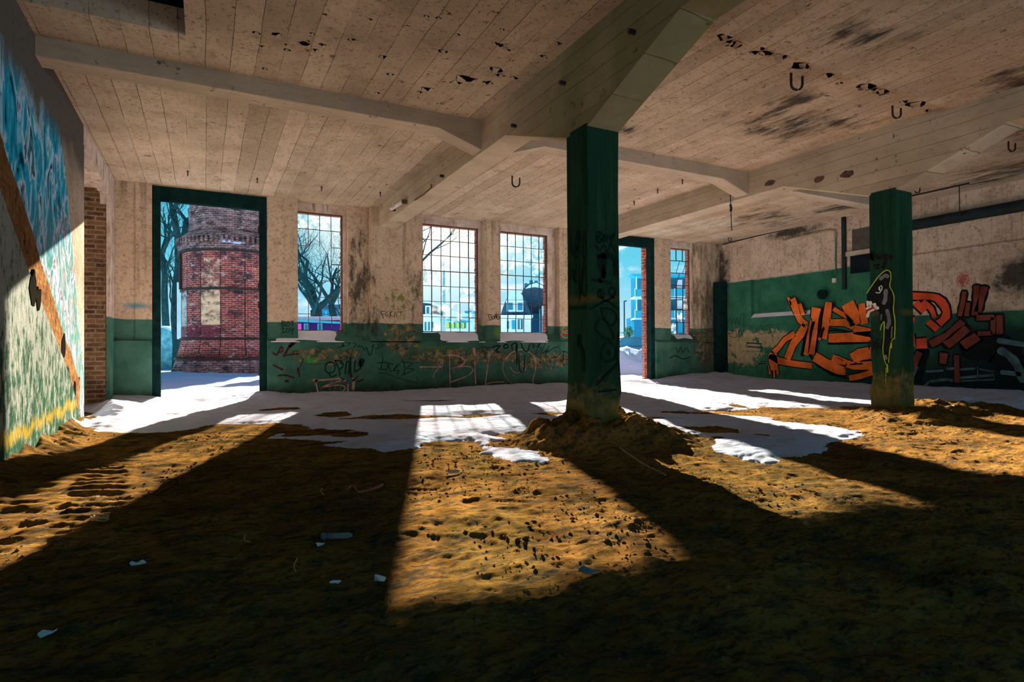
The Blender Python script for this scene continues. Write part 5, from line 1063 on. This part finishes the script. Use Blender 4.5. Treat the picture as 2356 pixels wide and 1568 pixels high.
scrap('plastic_scrap', 107, 1467, .030, .3, 'paper', 'pale scrap in the dark lower left corner', 'scrap', .4)
scrap('shard', 1355, 1320, .042, -.2, 'greyrub', 'grey flat shard at the lower right edge of the middle light patch', 'shard', .5)
scrap('plastic_scrap', 735, 1258, .022, .1, 'paper', 'small white chip beside the grey tube', 'scrap', .4)
scrap('plastic_scrap', 770, 1348, .030, .5, 'paper', 'thin pale sliver left of the white angular scrap', 'scrap', .15)
scrap('plastic_scrap', 322, 1302, .018, .2, 'paper', 'tiny pale chip in the shadow left of centre, right one', 'scrap', .3)
scrap('plastic_scrap', 308, 1304, .018, -.2, 'paper', 'tiny pale chip in the shadow left of centre, left one', 'scrap', .3)
scrap('stone', 1042, 1090, .06, 0, 'flake', 'flat pale stone lying at the top of the middle light patch', 'stone', .35)
scrap('stone', 1905, 902, .07, 0, 'iron', 'small dark stone half sunk in snow by the right wall', 'stone', .8)
scrap('board_piece', 1775, 908, .13, .2, 'iron', 'dark board piece lying on the snow in front of the orange lettering', 'board', .4)
scrap('stone', 2140, 960, .12, 0, 'snow_sill', 'white chunk on the dirt right of the far column', 'stone', .5)
scrap('board_piece', 2200, 937, .22, .3, 'iron', 'dark flat board on the dirt near the right edge', 'board', .3)
def strand(pts_px, r_, mat, name, label, cat, lift=.008, ztop=None):
    pts = [onfloor(*q_) for q_ in pts_px]; c3 = catmull([(p_.x, p_.y, p_.z+lift) for p_ in pts], 4); bm = bmesh.new(); tube(bm, c3, r_, 5); return tag(obj(name, bm, M[mat]), label, cat)
strand([(1392, 1012), (1408, 1022), (1430, 1040), (1480, 1075), (1532, 1102)], .007, 'straw', 'cable', 'long thin pale cable trailing from the mound at the near column', 'cable', .03)
strand([(800, 1128), (812, 1120), (825, 1134), (850, 1128), (880, 1116), (868, 1124), (840, 1133)], .008, 'ragred', 'string', 'faded red string on the shaded dirt', 'string')
strand([(742, 1125), (738, 1132), (744, 1140)], .004, 'straw', 'twine', 'short curl of twine left of the red string', 'twine')
strand([(684, 1288), (676, 1305), (680, 1318)], .003, 'straw', 'twine', 'short upright curl of twine in the shaded foreground', 'twine')
strand([(564, 1232), (562, 1245), (575, 1250)], .003, 'straw', 'twine', 'short curl of twine near the left light patch', 'twine')
rg = random.Random(40); strand([(228+rg.uniform(-22, 24), 1197+rg.uniform(-9, 9)) for _ in range(16)], .004, 'straw', 'wire_tangle', 'tangle of pale wire at the edge of the left light patch', 'wire', .015)
strand([(355, 1140), (385, 1105), (410, 1112), (360, 1142)], .003, 'grafk', 'wire', 'thin dark wire across the left light patch', 'wire')

# ------------------------------------------------------------------ crumbs and clods on the dirt
cr = np.random.RandomState(77); N = 14000
cx = cr.uniform(-1.3, 9.5, N*3); cyy = .9+7.5*cr.uniform(0, 1, N*3)**1.4
den = fbm(cx, cyy, 1.6, 4, 301, .65)+.20; keep_ = cr.uniform(0, .42, N*3) < den; cx, cyy = cx[keep_][:N], cyy[keep_][:N]
ok_ = (snowmask(cx[None, :], cyy[None, :])[0] < -.03) & ~((np.abs(cx-3.43) < .28) & (np.abs(cyy-4.84) < .28)) & ~((np.abs(cx-8.46) < .28) & (np.abs(cyy-4.84) < .28)); cx, cyy = cx[ok_], cyy[ok_]; cz = ground(cx[None, :].copy(), cyy[None, :].copy())[0]
OCT = np.array([(1, 0, 0), (0, 1, 0), (-1, 0, 0), (0, -1, 0), (0, 0, 1), (0, 0, -1)], float); OF = [(0, 1, 4), (1, 2, 4), (2, 3, 4), (3, 0, 4), (1, 0, 5), (2, 1, 5), (3, 2, 5), (0, 3, 5)]
V_, F_ = [], []
for a, b, c_ in zip(cx, cyy, cz):
    s_ = .003+.008*cr.rand()**3; k0 = len(V_); th = cr.uniform(0, 6.28); ct, st_ = math.cos(th), math.sin(th)
    for q in OCT*(s_*cr.uniform(.6, 1.6, (6, 1)))*np.array([1.5, 1, .75]): V_.append((a+q[0]*ct-q[1]*st_, b+q[0]*st_+q[1]*ct, c_+q[2]+s_*.2))
    F_ += [tuple(k0+i for i in f_) for f_ in OF]
tag(pymesh('dirt_crumbs', V_, F_, M['sand']), 'loose crumbs and clods strewn over the dirt', 'dirt', kind='stuff')
